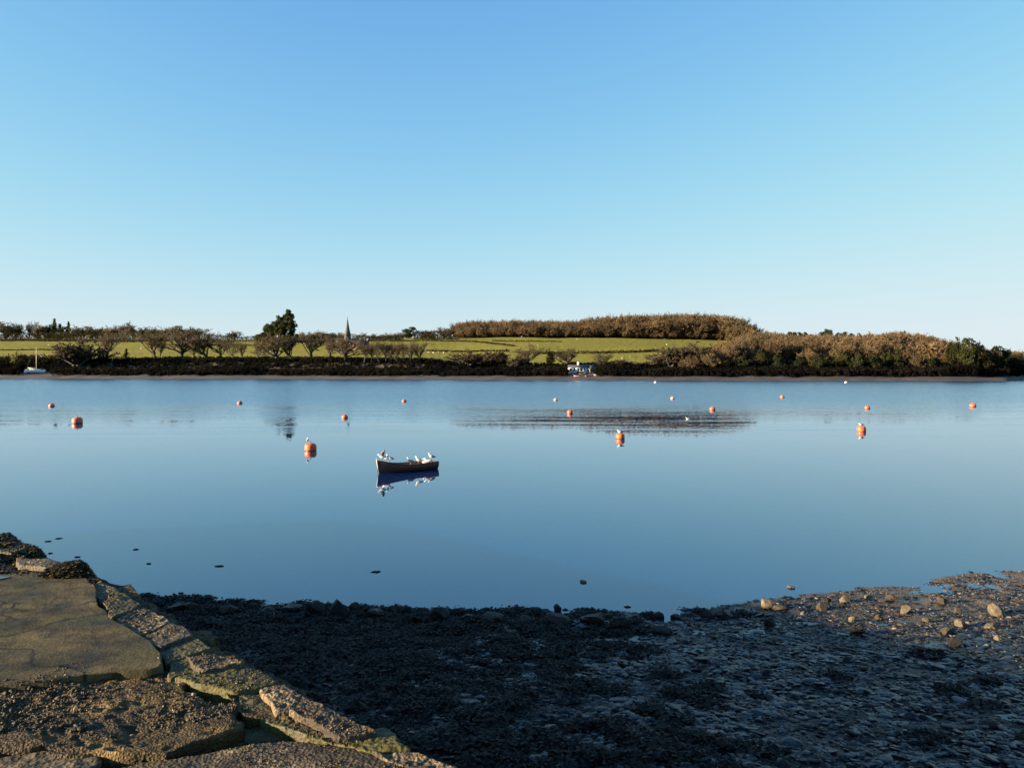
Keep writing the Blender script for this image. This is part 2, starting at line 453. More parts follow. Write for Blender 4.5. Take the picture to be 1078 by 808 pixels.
# ------------------------------------------------------------------ camera, light, sky
cam = bpy.data.cameras.new('camera'); co = bpy.data.objects.new('camera', cam); COL.objects.link(co)
cam.sensor_fit = 'HORIZONTAL'; cam.sensor_width = 36.0
cam.lens = 36.0 * F / 1078.0
cam.clip_start = 0.05; cam.clip_end = 30000
co.location = (0, 0, CAMZ); co.rotation_euler = (math.pi / 2 - PITCH, 0, 0)
sc.camera = co

sun = bpy.data.lights.new('sun', 'SUN'); sun.energy = 5.0; sun.angle = R(0.5); sun.color = (1.0, 0.80, 0.55)
so = bpy.data.objects.new('sun', sun); COL.objects.link(so)
so.rotation_euler = TO_SUN.to_track_quat('Z', 'Y').to_euler()

w = bpy.data.worlds.new('World'); sc.world = w; w.use_nodes = True
wt = w.node_tree
bg = wt.nodes['Background']
sky = wt.nodes.new('ShaderNodeTexSky'); sky.sky_type = 'NISHITA'; sky.sun_disc = False
sky.sun_elevation = SUN_EL
sky.sun_rotation = math.atan2(TO_SUN.x, TO_SUN.y)
sky.altitude = 0; sky.air_density = 1.05; sky.dust_density = 0.15; sky.ozone_density = 3.6
SKY_STRENGTH = 0.06
bg.inputs['Strength'].default_value = SKY_STRENGTH
# a tone curve on each colour channel compresses the brightest parts of the sky
sp_ = wt.nodes.new('ShaderNodeSeparateColor'); cb_ = wt.nodes.new('ShaderNodeCombineColor')
wt.links.new(sky.outputs['Color'], sp_.inputs[0])
for i_, (k_, a_) in enumerate(((0.665, 2.70), (0.645, 3.10), (0.79, 3.27))):
    m1 = wt.nodes.new('ShaderNodeMath'); m1.operation = 'MULTIPLY'; m1.inputs[1].default_value = k_
    mp_1 = wt.nodes.new('ShaderNodeMath'); mp_1.operation = 'POWER'; mp_1.inputs[1].default_value = 1.37
    mn_1 = wt.nodes.new('ShaderNodeMath'); mn_1.operation = 'MULTIPLY'; mn_1.inputs[1].default_value = -1.0
    wt.links.new(m1.outputs[0], mp_1.inputs[0]); wt.links.new(mp_1.outputs[0], mn_1.inputs[0])
    m2 = wt.nodes.new('ShaderNodeMath'); m2.operation = 'EXPONENT'
    m3 = wt.nodes.new('ShaderNodeMath'); m3.operation = 'MULTIPLY_ADD'; m3.inputs[1].default_value = -a_; m3.inputs[2].default_value = a_
    wt.links.new(sp_.outputs[i_], m1.inputs[0]); wt.links.new(mn_1.outputs[0], m2.inputs[0]); wt.links.new(m2.outputs[0], m3.inputs[0])
    wt.links.new(m3.outputs[0], cb_.inputs[i_])
wt.links.new(cb_.outputs[0], bg.inputs['Color'])
sc.view_settings.view_transform = 'Standard'; sc.view_settings.look = 'None'
sc.view_settings.exposure = 2.18; sc.view_settings.gamma = 1.0
sc.render.engine = 'CYCLES'
sc.cycles.use_denoising = True
sc.cycles.max_bounces = 6; sc.cycles.diffuse_bounces = 3; sc.cycles.glossy_bounces = 3
sc.cycles.caustics_reflective = False; sc.cycles.caustics_refractive = False

# ------------------------------------------------------------------ far shore terrain
def shore_D(px):
    yw = np.interp(px, [-500, 0, 150, 300, 540, 720, 900, 1020, 1060, 1090, 1200, 1600],
                   [398, 398.6, 398.8, 399, 400, 400.6, 401, 401.2, 401, 399.8, 399, 398])
    return CAMZ * F / (yw - 390.0)

def ridge(px):
    y = np.interp(px, [-500, 0, 180, 300, 380, 450, 480, 600, 700, 780, 820, 900, 960, 1020, 1060, 1078, 1200, 1600],
                  [356, 356, 357, 358, 357, 355.5, 356, 355, 357, 358.5, 362, 368, 366, 371, 378, 379, 380, 376])
    D = np.interp(px, [-500, 0, 460, 560, 760, 820, 900, 1060, 1100, 1600], [760, 720, 690, 650, 640, 560, 480, 440, 640, 700])
    return D, CAMZ + (390 - y) * D / F

def bank_top(px):
    return np.interp(px, [-500, 0, 100, 350, 420, 480, 600, 720, 1078, 1600], [7, 7.2, 8.3, 8.3, 7.8, 6.2, 5.2, 5.4, 5.0, 5.0])

def terrain(px, D):
    """ground height at camera column px and depth D"""
    px = np.asarray(px, float); D = np.asarray(D, float)
    S = shore_D(px); t = D - S
    Dr, zr = ridge(px); zb = bank_top(px)
    x = (px - 539) / F * D
    low = np.interp(t, [-30, -8, 0, 14, 21, 27], [-2, -0.5, 0, 2.1, 3.0, 3.1])
    u = np.clip((t - 27) / 11, 0, 1); u = u * u * (3 - 2 * u)
    z = low + (zb - 3.1) * u
    f = np.clip((D - S - 38) / (Dr - S - 38), 0, 1)
    f2 = f * 0.8 + 0.2 * f * f * (3 - 2 * f)
    z = np.where(t > 38, zb + (zr - zb) * f2, z)
    z = np.where(D > Dr, zr - (D - Dr) * 0.02, z)
    z = np.maximum(z, np.where(t > 38, 3.0, -3))
    n = fbm(P3(x / 45, D / 45), 5, 3) * 0.5 * np.clip((t - 10) / 60, 0, 1) + fbm(P3(x / 6, D / 6), 9, 3) * 0.22 * np.clip(t / 10 + 0.6, 0, 1) * np.clip(1.5 - t / 60, 0.2, 1)
    return z + n

def tz(x, y):
    return float(terrain(539 + F * x / y, y))

def hit(px, py, dmax=2000):
    """first far-shore ground point under a pixel"""
    D = np.arange(float(shore_D(px)) - 5, dmax, 0.5)
    g = terrain(np.full_like(D, px), D)
    d = ray(px, py)
    zr = CAMZ + d[2] / d[1] * D
    ok = np.nonzero(g >= zr)[0]
    if len(ok) == 0:
        Dr, z = ridge(px); Dr = float(Dr)
    else:
        Dr = float(D[ok[0]])
    x = d[0] / d[1] * Dr
    return np.array([x, Dr, float(terrain(px, Dr))])

cols = np.arange(-500, 1601, 5.0)
tt = np.concatenate([np.arange(-30, 60, 2.0), np.arange(60, 420, 7.0), np.array([430, 480, 560, 700, 900, 1200, 1700, 2600, 4500, 9000.0])])
PX, TT = np.meshgrid(cols, tt)
DD = shore_D(PX) + TT
ZZ = terrain(PX, DD)
XX = (PX - 539) / F * DD
V = np.stack([XX, DD, ZZ], -1)
nr, nc = PX.shape
idx = np.arange(nr * nc).reshape(nr, nc)
quads = np.stack([idx[:-1, :-1], idx[:-1, 1:], idx[1:, 1:], idx[1:, :-1]], -1)
def ground_part(name, sel, mat):
    q = quads[sel].reshape(-1, 4)
    used, inv = np.unique(q, return_inverse=True)
    o = mk(name, V.reshape(-1, 3)[used], inv.reshape(-1, 4), mat)
    return tag(o, kind='structure')
tq = TT[:-1, :-1]; pq = PX[:-1, :-1]
wood_sel = (tq >= 24) & (pq > 775)
ground_part('far_shore_shingle', tq < 24, M['farshore'])
ground_part('bank_ground', (tq >= 24) & (tq < 44) & ~wood_sel, M['woodfloor'])
ground_part('pasture_field', (tq >= 44) & ~wood_sel, M['field'])
ground_part('woodland_ground', wood_sel, M['woodfloor'])

wv = np.array([[-9000, -60, 0], [9000, -60, 0], [9000, 9000, 0], [-9000, 9000, 0.0]])
tag(mk('water', wv, np.array([[0, 1, 2, 3]]), M['water'], smooth=False), kind='structure')

# ------------------------------------------------------------------ near beach
SHX = [-60, -14, -6.2, -3.8, -1.4, 0.94, 3.2, 4.75, 7.0, 10.0, 14, 22, 40, 90]
SHY = [10, 13.2, 13.9, 13.5, 13.1, 12.95, 13.3, 13.75, 14.5, 15.9, 17.2, 19.0, 23, 30]
def beach(x, y):
    x = np.asarray(x, float); y = np.asarray(y, float)
    d = np.interp(x, SHX, SHY) - y
    flat = np.interp(x, [2, 7], [1.0, 2.2])
    z = np.where(d < flat, 0.035 * d, 0.035 * flat + 0.088 * (d - flat))
    z = np.where(d < 0, 0.09 * d, z)
    z = np.minimum(z, 1.7 + 0.01 * d)
    wgt = np.clip((d + 2) / 2, 0.2, 1)
    z = z + (fbm(P3(x / 1.3, y / 1.3), 21, 3) * 0.028 + fbm(P3(x / 0.28, y / 0.28), 31, 3) * 0.016) * wgt
    return np.maximum(z, -1.5)

def beach_hit(px, py):
    d = ray(px, py)
    Y = np.arange(4, 30, 0.02)
    X = d[0] / d[1] * Y
    zr = CAMZ + d[2] / d[1] * Y
    g = np.maximum(beach(X, Y), 0)
    k = int(np.nonzero(zr <= g)[0][0])
    return np.array([X[k], Y[k], g[k]])

gx = np.concatenate([np.arange(-60, -10, 2.0), np.arange(-10, 14, 0.045), np.arange(14, 90, 2.0)])
gy = np.concatenate([np.arange(-50, 3, 2.0), np.arange(3, 17, 0.045), np.arange(17, 40, 1.0)])
GX, GY = np.meshgrid(gx, gy)
GZ = beach(GX, GY)
idb = np.arange(GX.size).reshape(GX.shape)
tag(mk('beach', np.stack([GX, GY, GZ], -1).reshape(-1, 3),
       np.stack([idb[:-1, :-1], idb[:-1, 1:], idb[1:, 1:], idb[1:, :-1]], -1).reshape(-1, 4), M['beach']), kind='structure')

# jetty frame: s runs along its seaward edge away from the camera, w inwards
JT = 2.3
JA = at_z(480, 808, JT)[:2]; JB = at_z(0, 564, JT)[:2]
JU = (JB - JA) / np.linalg.norm(JB - JA); JN = np.array([-JU[1], JU[0]])
if JN[0] > 0: JN = -JN
JLEN = float(np.linalg.norm(JB - JA))
def jw(x, y):
    d = np.stack([np.asarray(x) - JA[0], np.asarray(y) - JA[1]], -1)
    return d @ JU, d @ JN

def ico(sub):
    bm = bmesh.new(); bmesh.ops.create_icosphere(bm, subdivisions=sub, radius=1.0)
    v = np.array([p.co[:] for p in bm.verts]); f = np.array([[q.index for q in p.verts] for p in bm.faces]); bm.free()
    return v, f
ICO2, ICO3, ICO4 = ico(2), ico(3), ico(5)

def rock_shape(seed, base, amp=0.28, freq=1.3, blocky=0.0):
    v, f = base
    p = v.copy()
    if blocky:
        p = np.sign(p) * np.abs(p) ** (1 - blocky)
        p /= np.max(np.abs(p))
    r = 1 + amp * fbm(v * freq + seed * 7.7, seed, 2) + amp * 0.35 * fbm(v * freq * 4 + seed, seed + 50, 2)
    p = p * r[:, None]
    rg_f = np.random.default_rng(seed + 900)
    for _ in range(11):                     # broken faces
        nrm = rg_f.normal(0, 1, 3); nrm /= np.linalg.norm(nrm)
        over = np.maximum(p @ nrm - rg_f.uniform(.62, .92), 0)
        p = p - over[:, None] * nrm * .92
    return p, f

def rot_rand(rng, tilt=0.35):
    a = rng.uniform(0, 2 * math.pi); bx, by = rng.normal(0, tilt, 2)
    return np.array((Matrix.Rotation(a, 3, 'Z') @ Matrix.Rotation(bx, 3, 'X') @ Matrix.Rotation(by, 3, 'Y')))

def scatter_stones(name, pts, sizes, tints, mat, seed, flat=(0.3, 0.6), tilt=0.35, base=ICO2, label=None, sink=0.25):
    rng = np.random.default_rng(seed)
    shapes = [rock_shape(seed * 10 + k, base, 0.3, 1.4, 0.25)[0] for k in range(10)]
    f0 = base[1]; nv = len(base[0])
    Vs = np.empty((len(pts), nv, 3)); 
    for i, (p, s) in enumerate(zip(pts, sizes)):
        sh = shapes[i % 10] * np.array([1.0, rng.uniform(0.55, 0.95), rng.uniform(*flat)]) * s
        v = sh @ rot_rand(rng, tilt).T
        v = v + p
        v[:, 2] += s * 0.25 - s * sink
        Vs[i] = v
    Fs = (f0[None] + (np.arange(len(pts)) * nv)[:, None, None]).reshape(-1, 3)
    o = mk(name, Vs.reshape(-1, 3), Fs, mat, None, True, np.repeat(tints, nv))
    return o

rng = np.random.default_rng(3)
# cobbles: size falls away from nothing to a fist or a head, denser where the shingle is coarse
N = 52000
xs = rng.uniform(-7.5, 15.0, N * 2); ys = rng.uniform(3.6, 16.6, N * 2)
s_, w_ = jw(xs, ys)
dsh = np.interp(xs, SHX, SHY) - ys
inview = np.abs(xs) < 0.75 * ys + 2.2
mud = np.clip((xs - 4.0) / 3.0, 0, 1) * np.clip((2.6 - dsh) / 1.5, 0, 1)       # the mud flat on the right carries fewer stones
keep = (w_ < 0.15) & (dsh > -0.35) & inview & (rng.random(N * 2) > mud * 0.45)
keep &= rng.random(N * 2) < np.clip(0.35 + (dsh + 0.35) * 0.8, 0, 1)
xs, ys, dsh = xs[keep][:N], ys[keep][:N], dsh[keep][:N]
sz = np.exp(rng.normal(math.log(0.029), 0.5, len(xs))).clip(0.012, 0.13) * (1 - 0.35 * np.clip((xs - 4) / 2, 0, 1) * np.clip((3 - dsh) / 1.5, 0, 1))
zz = beach(xs, ys)
tint = rng.beta(2.0, 3.2, len(xs)) * np.interp(xs, [-3, 4], [0.45, 0.68])  # tint darkens towards the jetty for its shade and the weed there
pale = rng.random(len(xs)) < 0.012
tint[pale] = rng.uniform(0.88, 1.0, pale.sum())
right = np.clip((xs - 4.5) / 3, 0, 1) * np.clip((4 - dsh) / 2, 0, 1) * (rng.random(len(xs)) < 0.6)  # stones of the sunlit strip tinted paler, sunlight put into their colour
tint = np.clip(tint + right * 0.25, 0, 1)
ex = rng.uniform(4.4, 12.2, 14000); ed_ = rng.uniform(-0.1, 3.6, 14000); ey = np.interp(ex, SHX, SHY) - ed_
kx = (np.abs(ex) < .70 * ey + .7) & (vn(P3(ex / .5, ey / .5), 8) > -0.25)
ex, ey = ex[kx], ey[kx]
xs = np.concatenate([xs, ex]); ys = np.concatenate([ys, ey]); zz = beach(xs, ys)
sz = np.concatenate([sz, np.exp(rng.normal(math.log(0.021), 0.45, len(ex))).clip(0.008, 0.07)]); tint = np.concatenate([tint, rng.beta(3, 1.6, len(ex))])  # pale tan tint of these extra grains carries the sunlight on the flat
tag(scatter_stones('shingle', np.stack([xs, ys, zz], -1), sz, tint, M['cobbles'], 4, (0.10, 0.32), 0.17),
    'dark wet cobbles and flat stones covering the beach', 'shingle', kind='stuff')

M['slate_wet'] = attr_mat('wet_slate', [(0.0, (0.004, 0.005, 0.007)), (0.7, (0.009, 0.011, 0.014)), (1.0, (0.035, 0.039, 0.044))], (0.22, 0.5), 0.003, 30, 0.30)
lx = rng.uniform(-3.0, 12.0, 30000); ly = rng.uniform(4.6, 13.6, 30000)
ld = np.interp(lx, SHX, SHY) - ly
lk = (jw(lx, ly)[1] < -0.2) & (ld > 0.3) & (np.abs(lx) < 0.75 * ly + 2) & ((lx < 4.2) | (ld > 2.9)) & (rng.random(30000) < np.interp(lx, [-3, 2], [.12, 1]) * np.clip(.55 + 1.2 * vn(P3(lx / .7, ly / .5), 33), 0, 1))
lx, ly = lx[lk][:9000], ly[lk][:9000]
o = scatter_stones('slate_shingle', np.stack([lx, ly, beach(lx, ly) + .012], -1), np.exp(rng.normal(math.log(.042), .42, len(lx))).clip(.016, .12), rng.beta(2, 3, len(lx)), M['slate_wet'], 34, (0.07, 0.16), 0.11)
tag(o, 'flat wet slates with a blue sheen lying over the shaded beach', 'shingle', kind='stuff')

# wrack: strap-like weed in mounds over the stones
def weed_patch(name, pts, per, spread, leaf, seed, mat, label, parent=None, cat='seaweed', hfun=None, kind='stuff', hump=0.06):
    rg = np.random.default_rng(seed)
    n = len(pts) * per
    c = np.repeat(pts, per, axis=0)
    rad = np.repeat(spread, per) if hasattr(spread, '__len__') else np.full(n, spread)
    q = rg.normal(0, 0.5, (n, 2))
    c = c.copy(); c[:, 0] += q[:, 0] * rad; c[:, 1] += q[:, 1] * rad
    dome = np.exp(-(q ** 2).sum(1) * 1.2)
    base = hfun(c[:, 0], c[:, 1]) if hfun is not None else c[:, 2]
    c[:, 2] = base + dome * rad * hump * 6 * rg.uniform(0.2, 1.0, n) + 0.004
    a = rg.uniform(0, 2 * math.pi, n)
    L = leaf * rg.uniform(0.5, 1.5, n); W = L * rg.uniform(0.16, 0.35, n)
    dx, dy = np.cos(a), np.sin(a)
    droop = rg.uniform(-0.55, 0.2, n)
    d = np.stack([dx * L, dy * L, droop * L], -1); sd = np.stack([-dy * W, dx * W, rg.normal(0, 0.3, n) * W], -1)
    mid = c + d * 0.5; mid[:, 2] += L * 0.12
    Vv = np.stack([c - sd * 0.6, c + sd * 0.6, mid + sd, mid - sd, c + d], 1).reshape(-1, 3)
    k = np.arange(n)[:, None] * 5
    o = mk(name, Vv, [k + np.array([[3, 2, 4]]), k + np.array([[0, 1, 2, 3]])], mat, parent, False, np.repeat(rg.random(n), 5))
    return tag(o, label, cat if parent is None else None, kind=kind)

n = 1100
wx = rng.uniform(-7, 11, n * 5); wy = rng.uniform(5, 14.2, n * 5)
s2, w2 = jw(wx, wy); d2 = np.interp(wx, SHX, SHY) - wy
pr = np.clip(1.0 - (wx + 1.5) * 0.24, 0.07, 1) * np.where(d2 < 1.2, 1.0, 0.6)
pr = np.where((wx > 4.0) & (d2 < 3.2), 0.0, pr)
kp = (w2 < -0.05) & (d2 > -0.15) & (np.abs(wx) < 0.7 * wy + 0.5) & (rng.random(n * 5) < pr)
wx, wy = wx[kp][:n], wy[kp][:n]
weed_patch('seaweed', np.stack([wx, wy, beach(wx, wy)], -1), 190, rng.uniform(0.12, 0.3, len(wx)), 0.06, 6, M['weed'],
           'dark brown bladder wrack lying over the beach stones', hfun=lambda x, y: np.maximum(beach(x, y), -0.01), hump=0.045)

# water left standing between the stones by the falling tide
rp = np.random.default_rng(77)
PV, PF, off = [], [], 0
th = np.linspace(0, 2 * math.pi, 24, endpoint=False)
cnt = 0
while cnt < 60:
    px_, py_ = rp.uniform(330, 1078), rp.uniform(650, 800)
    if rp.random() > np.interp(py_, [650, 675, 800], [1, .6, .10]): continue
    c_ = beach_hit(px_, py_)
    if jw(c_[0], c_[1])[1] > -0.3: continue
    r_ = rp.uniform(.03, .13) * np.interp(py_, [650, 800], [1.2, .6])
    rag = r_ * (1 + .4 * fbm(P3(np.cos(th) * 1.6, np.sin(th) * 1.6, cnt * 2.3), 5, 3))
    zc = float(beach(c_[0], c_[1])) + 0.006
    PV.append(np.stack([c_[0] + np.cos(th) * rag * rp.uniform(1.2, 2.2), c_[1] + np.sin(th) * rag * .8, np.full(24, zc)], 1)); PV.append(np.array([[c_[0], c_[1], zc]]))
    PF += [[off + i, off + (i + 1) % 24, off + 24] for i in range(24)]; off += 25; cnt += 1
t = NT('puddle_water'); t.b.inputs['Base Color'].default_value = (0.008, 0.008, 0.008, 1); t.b.inputs['Roughness'].default_value = 0.06; t.b.inputs['IOR'].default_value = 1.38
M['puddle'] = t.m
tag(mk('tide_puddles', np.vstack(PV), np.array(PF), M['puddle'], None, False), kind='structure')

# single rocks ---------------------------------------------------------------
def rock(name, px, py, wpx, hpx, mat, label, seed, cat='rock', blocky=0.3, group=None, amp=0.22, yaw=None, depth=0.9):
    p = beach_hit(px, py)
    k = p[1] / F
    a, h = wpx * k / 2 * (0.9 if mat is not M['dark_rock'] else 1), hpx * k * (0.9 if mat is not M['dark_rock'] else 1)
    v, f = rock_shape(seed, ICO4, amp, 1.2, blocky)
    v = v * np.array([a, a * depth, h * 0.62])
    v[:, 2] += h * 0.40
    o = mk(name, v, f, mat)
    o.location = p + np.array([0, a * depth * 0.8, -0.01])
    if yaw: o.rotation_euler = (0, 0, yaw)
    return tag(o, label, cat, group)

rock('boulder', 808, 641, 14, 11, M['pale_rock'], 'cream rounded boulder at the water edge with flat tan stone beside it', 1, 'boulder')
rock('flat_rock', 823, 642.5, 18, 6, M['tan_rock'], 'long low tan rock leaning against the cream boulder at the water edge', 2)
rock('boulder', 891, 634, 12, 9, M['pale_rock'], 'cream boulder with flat lit top where the mud flat meets the water', 3, 'boulder')
rock('boulder', 1052, 650, 16, 17, M['pale_rock'], 'tallest boulder on the mud flat, upright and golden on its left face', 4, 'boulder', 0.25)
rock('boulder', 955, 647, 13, 10, M['pale_rock'], 'pale boulder in the middle of the mud flat', 5, 'boulder')
rock('rock', 994, 636, 13, 8, M['tan_rock'], 'tan rock standing in the wet shallows beyond the mud flat boulders', 6)
rock('rock', 939, 632, 11, 6, M['tan_rock'], 'low tan rock at the water edge right of the flat topped cream boulder', 7)
rock('stone', 913, 630, 7, 4.5, M['pale_rock'], 'small pale stone at the very edge of the water beside the flat topped boulder', 8, 'stone')
rock('stone', 898, 655, 8, 7, M['pale_rock'], 'small yellow stone on the edge of the beach shadow', 9, 'stone', 0.5)
rock('rock', 867, 643, 13, 8, M['tan_rock'], 'squat brown rock between the two cream boulders at the water edge', 10)
rock('flat_rock', 1000, 668, 18, 8, M['tan_rock'], 'long brown slab of rock just outside the beach shadow', 11)
rock('rock', 1014, 660, 13, 9, M['pale_rock'], 'pale jagged rock behind the long brown slab', 12)
rock('flat_rock', 1046, 662, 16, 6, M['pale_rock'], 'flat pale rock lying before the tallest boulder', 13)
rock('stone', 1052, 674, 9, 7, M['pale_rock'], 'round pale stone nearest the shadow line at the right edge of the beach', 14, 'stone')
rock('stone', 1009, 645, 8, 6, M['tan_rock'], 'small brown stone on the mud behind the pale jagged rock', 15, 'stone')
rock('stone', 977, 655, 10, 5, M['pale_rock'], 'low pale stone between mud flat boulder and long brown slab', 16, 'stone')
rock('stone', 926, 653, 9, 6, M['tan_rock'], 'brown stone beside the small yellow stone on the mud', 17, 'stone')
rock('stone', 614, 613.5, 9, 3.5, M['pale_rock'], 'lone pale stone breaking the calm water in front of the dark beach', 18, 'stone')
rock('stone', 834, 619.5, 9, 3.0, M['pale_rock'], 'pale flat stone just showing above the water near the cream boulders', 19, 'stone')
rock('rock', 587, 643, 9, 7.5, M['dark_rock'], 'dark round rock standing alone in shallow water off the beach', 20, 'rock', 0.1)
rock('rock', 873, 634, 7, 4.5, M['dark_rock'], 'small dark rock in the water left of the flat topped cream boulder', 21)
for k, (px, py, wp, hp) in enumerate([(186, 644, 22, 9), (205, 645, 16, 8), (236, 646, 22, 8), (263, 641, 8, 6), (280, 647, 20, 6), (306, 646, 24, 9), (330, 648, 20, 13),
                                     (354, 648, 18, 14), (372, 644, 11, 9), (394, 651, 22, 9), (444, 646, 12, 7), (463, 653, 18, 13), (492, 654, 16, 7), (520, 655, 24, 8),
                                     (553, 657, 20, 8), (587, 659, 30, 10), (624, 657, 26, 9), (640, 651, 14, 6), (694, 651, 16, 6), (712, 652, 12, 6), (748, 650, 20, 7), (762, 651, 14, 7),
                                     (655, 662, 26, 11), (700, 668, 20, 9), (812, 660, 14, 9), (905, 668, 20, 9), (1008, 682, 16, 10)]):
    rock('weedy_rock', px, py, wp, hp, M['dark_rock'], 'dark weed covered rock along the wet edge of the shadowed beach', 40 + k, 'rock', 0.15, 'dark weedy rocks along the water edge', 0.3)

# floating weed scraps
for k, (px, py, wp) in enumerate([(8, 567, 16), (51, 569.5, 9), (62, 566.5, 9), (53, 582, 7), (81, 586, 8), (143, 578, 8), (157, 593, 7), (231, 595.5, 11), (395, 601.5, 13), (660, 638.5, 9), (619, 641, 6), (169, 630, 8), (190, 624, 8)]):
    p = at_z(px, py, 0.004)
    a = wp * p[1] / F / 2 * .68
    r_ = np.random.default_rng(k + 70)
    th = np.linspace(0, 2 * math.pi, 28, endpoint=False)
    ragged = 1 + 0.45 * fbm(P3(np.cos(th) * 2.2, np.sin(th) * 2.2, k * 3.1), k, 3)
    mb = MB()
    rings = []
    for rr, zz_ in ((1.0, -0.01), (1.0, 0.0), (0.75, 0.006), (0.35, 0.009), (0.02, 0.010)):
        rings.append(np.stack([np.cos(th) * a * ragged * rr, np.sin(th) * a * 0.9 * ragged * rr, np.full(28, zz_) + 0.008 * np.abs(fbm(P3(np.cos(th) * 4, np.sin(th) * 4, rr * 4), k + 3, 2)) * (rr < 0.9)], 1))
    mb.loft(rings)
    o = mb.build('floating_seaweed', M['weed'], attr=np.full(mb.n, 0.3))
    o.location = p
    lab = 'small dark scrap of seaweed floating on the calm water'
    if px == 395: lab = 'scrap of seaweed floating alone in open water below the rowing boat'
    tag(o, lab, 'seaweed', 'floating seaweed scraps')

# ------------------------------------------------------------------ stone jetty
jet = thing('stone_jetty', 'old stone jetty of weathered slabs and rough edge stones, lit by low sun', 'jetty')
JP = lambda px, py, z=JT: at_z(px, py, z)

def jxy(s, w): return JA + JU * s + JN * w
def jetty_top(x, y):
    s, w = jw(x, y)
    return 2.19 + 0.018 * fbm(P3(x / 0.45, y / 0.45), 61, 4) + 0.008 * fbm(P3(x / 0.07, y / 0.07), 66, 3)
# body: fine in view, coarse elsewhere
sv = np.concatenate([np.arange(-9, -1.2, 0.5), np.arange(-1.2, JLEN + 1.0, 0.03), np.arange(JLEN + 1.0, 22, 0.5)])
wv_ = np.concatenate([np.array([0.0, 0.0, 0.0, 0.0, 0.02]), np.arange(0.05, 4.6, 0.03), np.arange(4.6, 7.5, 0.4)])
SS, WW = np.meshgrid(sv, wv_, indexing='ij')
X = JA[0] + JU[0] * SS + JN[0] * WW; Y = JA[1] + JU[1] * SS + JN[1] * WW
Z = jetty_top(X, Y)
Zl = [-1.2, 0.2, 1.2, 1.95]
course = 0.06 * fbm(P3(SS / 0.5, WW * 0 + 1), 71, 3)
for j, zl in enumerate(Zl):
    Z[:, j] = zl
    off = -0.10 + 0.05 * j + course[:, j] * (0.6 + 0.4 * j)
    X[:, j] = JA[0] + JU[0] * SS[:, j] + JN[0] * (off + 0.08); Y[:, j] = JA[1] + JU[1] * SS[:, j] + JN[1] * (off + 0.08)
ij = np.arange(X.size).reshape(X.shape)
mk('wall', np.stack([X, Y, Z], -1).reshape(-1, 3),
   np.stack([ij[:-1, :-1], ij[:-1, 1:], ij[1:, 1:], ij[1:, :-1]], -1).reshape(-1, 4)[:, ::-1], M['rubble'], jet)

def star_stone(name, poly, ztop, thick, mat, seed, nb=110, nring=30, rough=0.012, bev=0.05, wob=0.02, tiltx=0.0, fine=0.006, under=0.06, world=False):
    """a slab with a wavering outline, worn arris and pitted top, from its outline on the jetty"""
    P = np.array(poly) if world else np.array([JP(x, y, ztop)[:2] for x, y in poly])
    seg = np.linalg.norm(np.roll(P, -1, 0) - P, axis=1)
    cum = np.concatenate([[0], np.cumsum(seg)])
    tpar = np.linspace(0, cum[-1], nb, endpoint=False)
    Pc = np.vstack([P, P[:1]])
    B = np.stack([np.interp(tpar, cum, Pc[:, 0]), np.interp(tpar, cum, Pc[:, 1])], 1)
    for _ in range(2):
        B = (np.roll(B, 1, 0) + 2 * B + np.roll(B, -1, 0)) / 4
    B = B + np.stack([fbm(P3(B[:, 0] * 5, B[:, 1] * 5, seed), seed, 3), fbm(P3(B[:, 0] * 5, B[:, 1] * 5, seed + 9.5), seed + 4, 3)], 1) * wob
    c = B.mean(0)
    size = np.linalg.norm(B - c, axis=1).mean()
    rr = np.concatenate([np.linspace(0.02, 1 - bev / size * 1.2, nring), 1 - bev / size * np.array([0.9, 0.55, 0.25, 0.08, 0.0])])
    rings = []
    for r in rr:
        xy = c + (B - c) * r
        dist = (1 - r) * size
        e = np.clip(1 - dist / bev, 0, 1)
        z = ztop - bev * 0.55 * e ** 2.2
        z = z + rough * fbm(P3(xy[:, 0] * 4, xy[:, 1] * 4, seed * 1.7), seed + 11, 4, 0.6) * (1 - 0.3 * e)
        z = z + fine * fbm(P3(xy[:, 0] * 38, xy[:, 1] * 38, seed * 2.7), seed + 15, 2)
        z = z + tiltx * (xy[:, 0] - c[0])
        rings.append(np.stack([xy[:, 0], xy[:, 1], z], 1))
    for q in (0.35, 0.7, 1.0):
        xy = c + (B - c) * (1 + under * (0.5 - abs(q - 0.5)) * (vn(P3(B[:, 0] * 8, B[:, 1] * 8, q * 5 + seed), seed)[:, None]))
        zz = np.full(nb, ztop - thick * q) + tiltx * (xy[:, 0] - c[0])
        rings.append(np.stack([xy[:, 0], xy[:, 1], zz], 1))
    mb = MB(); mb.loft(rings)
    V_ = np.vstack(mb.V)
    return mk(name, V_, mb.faces(), mat, jet)

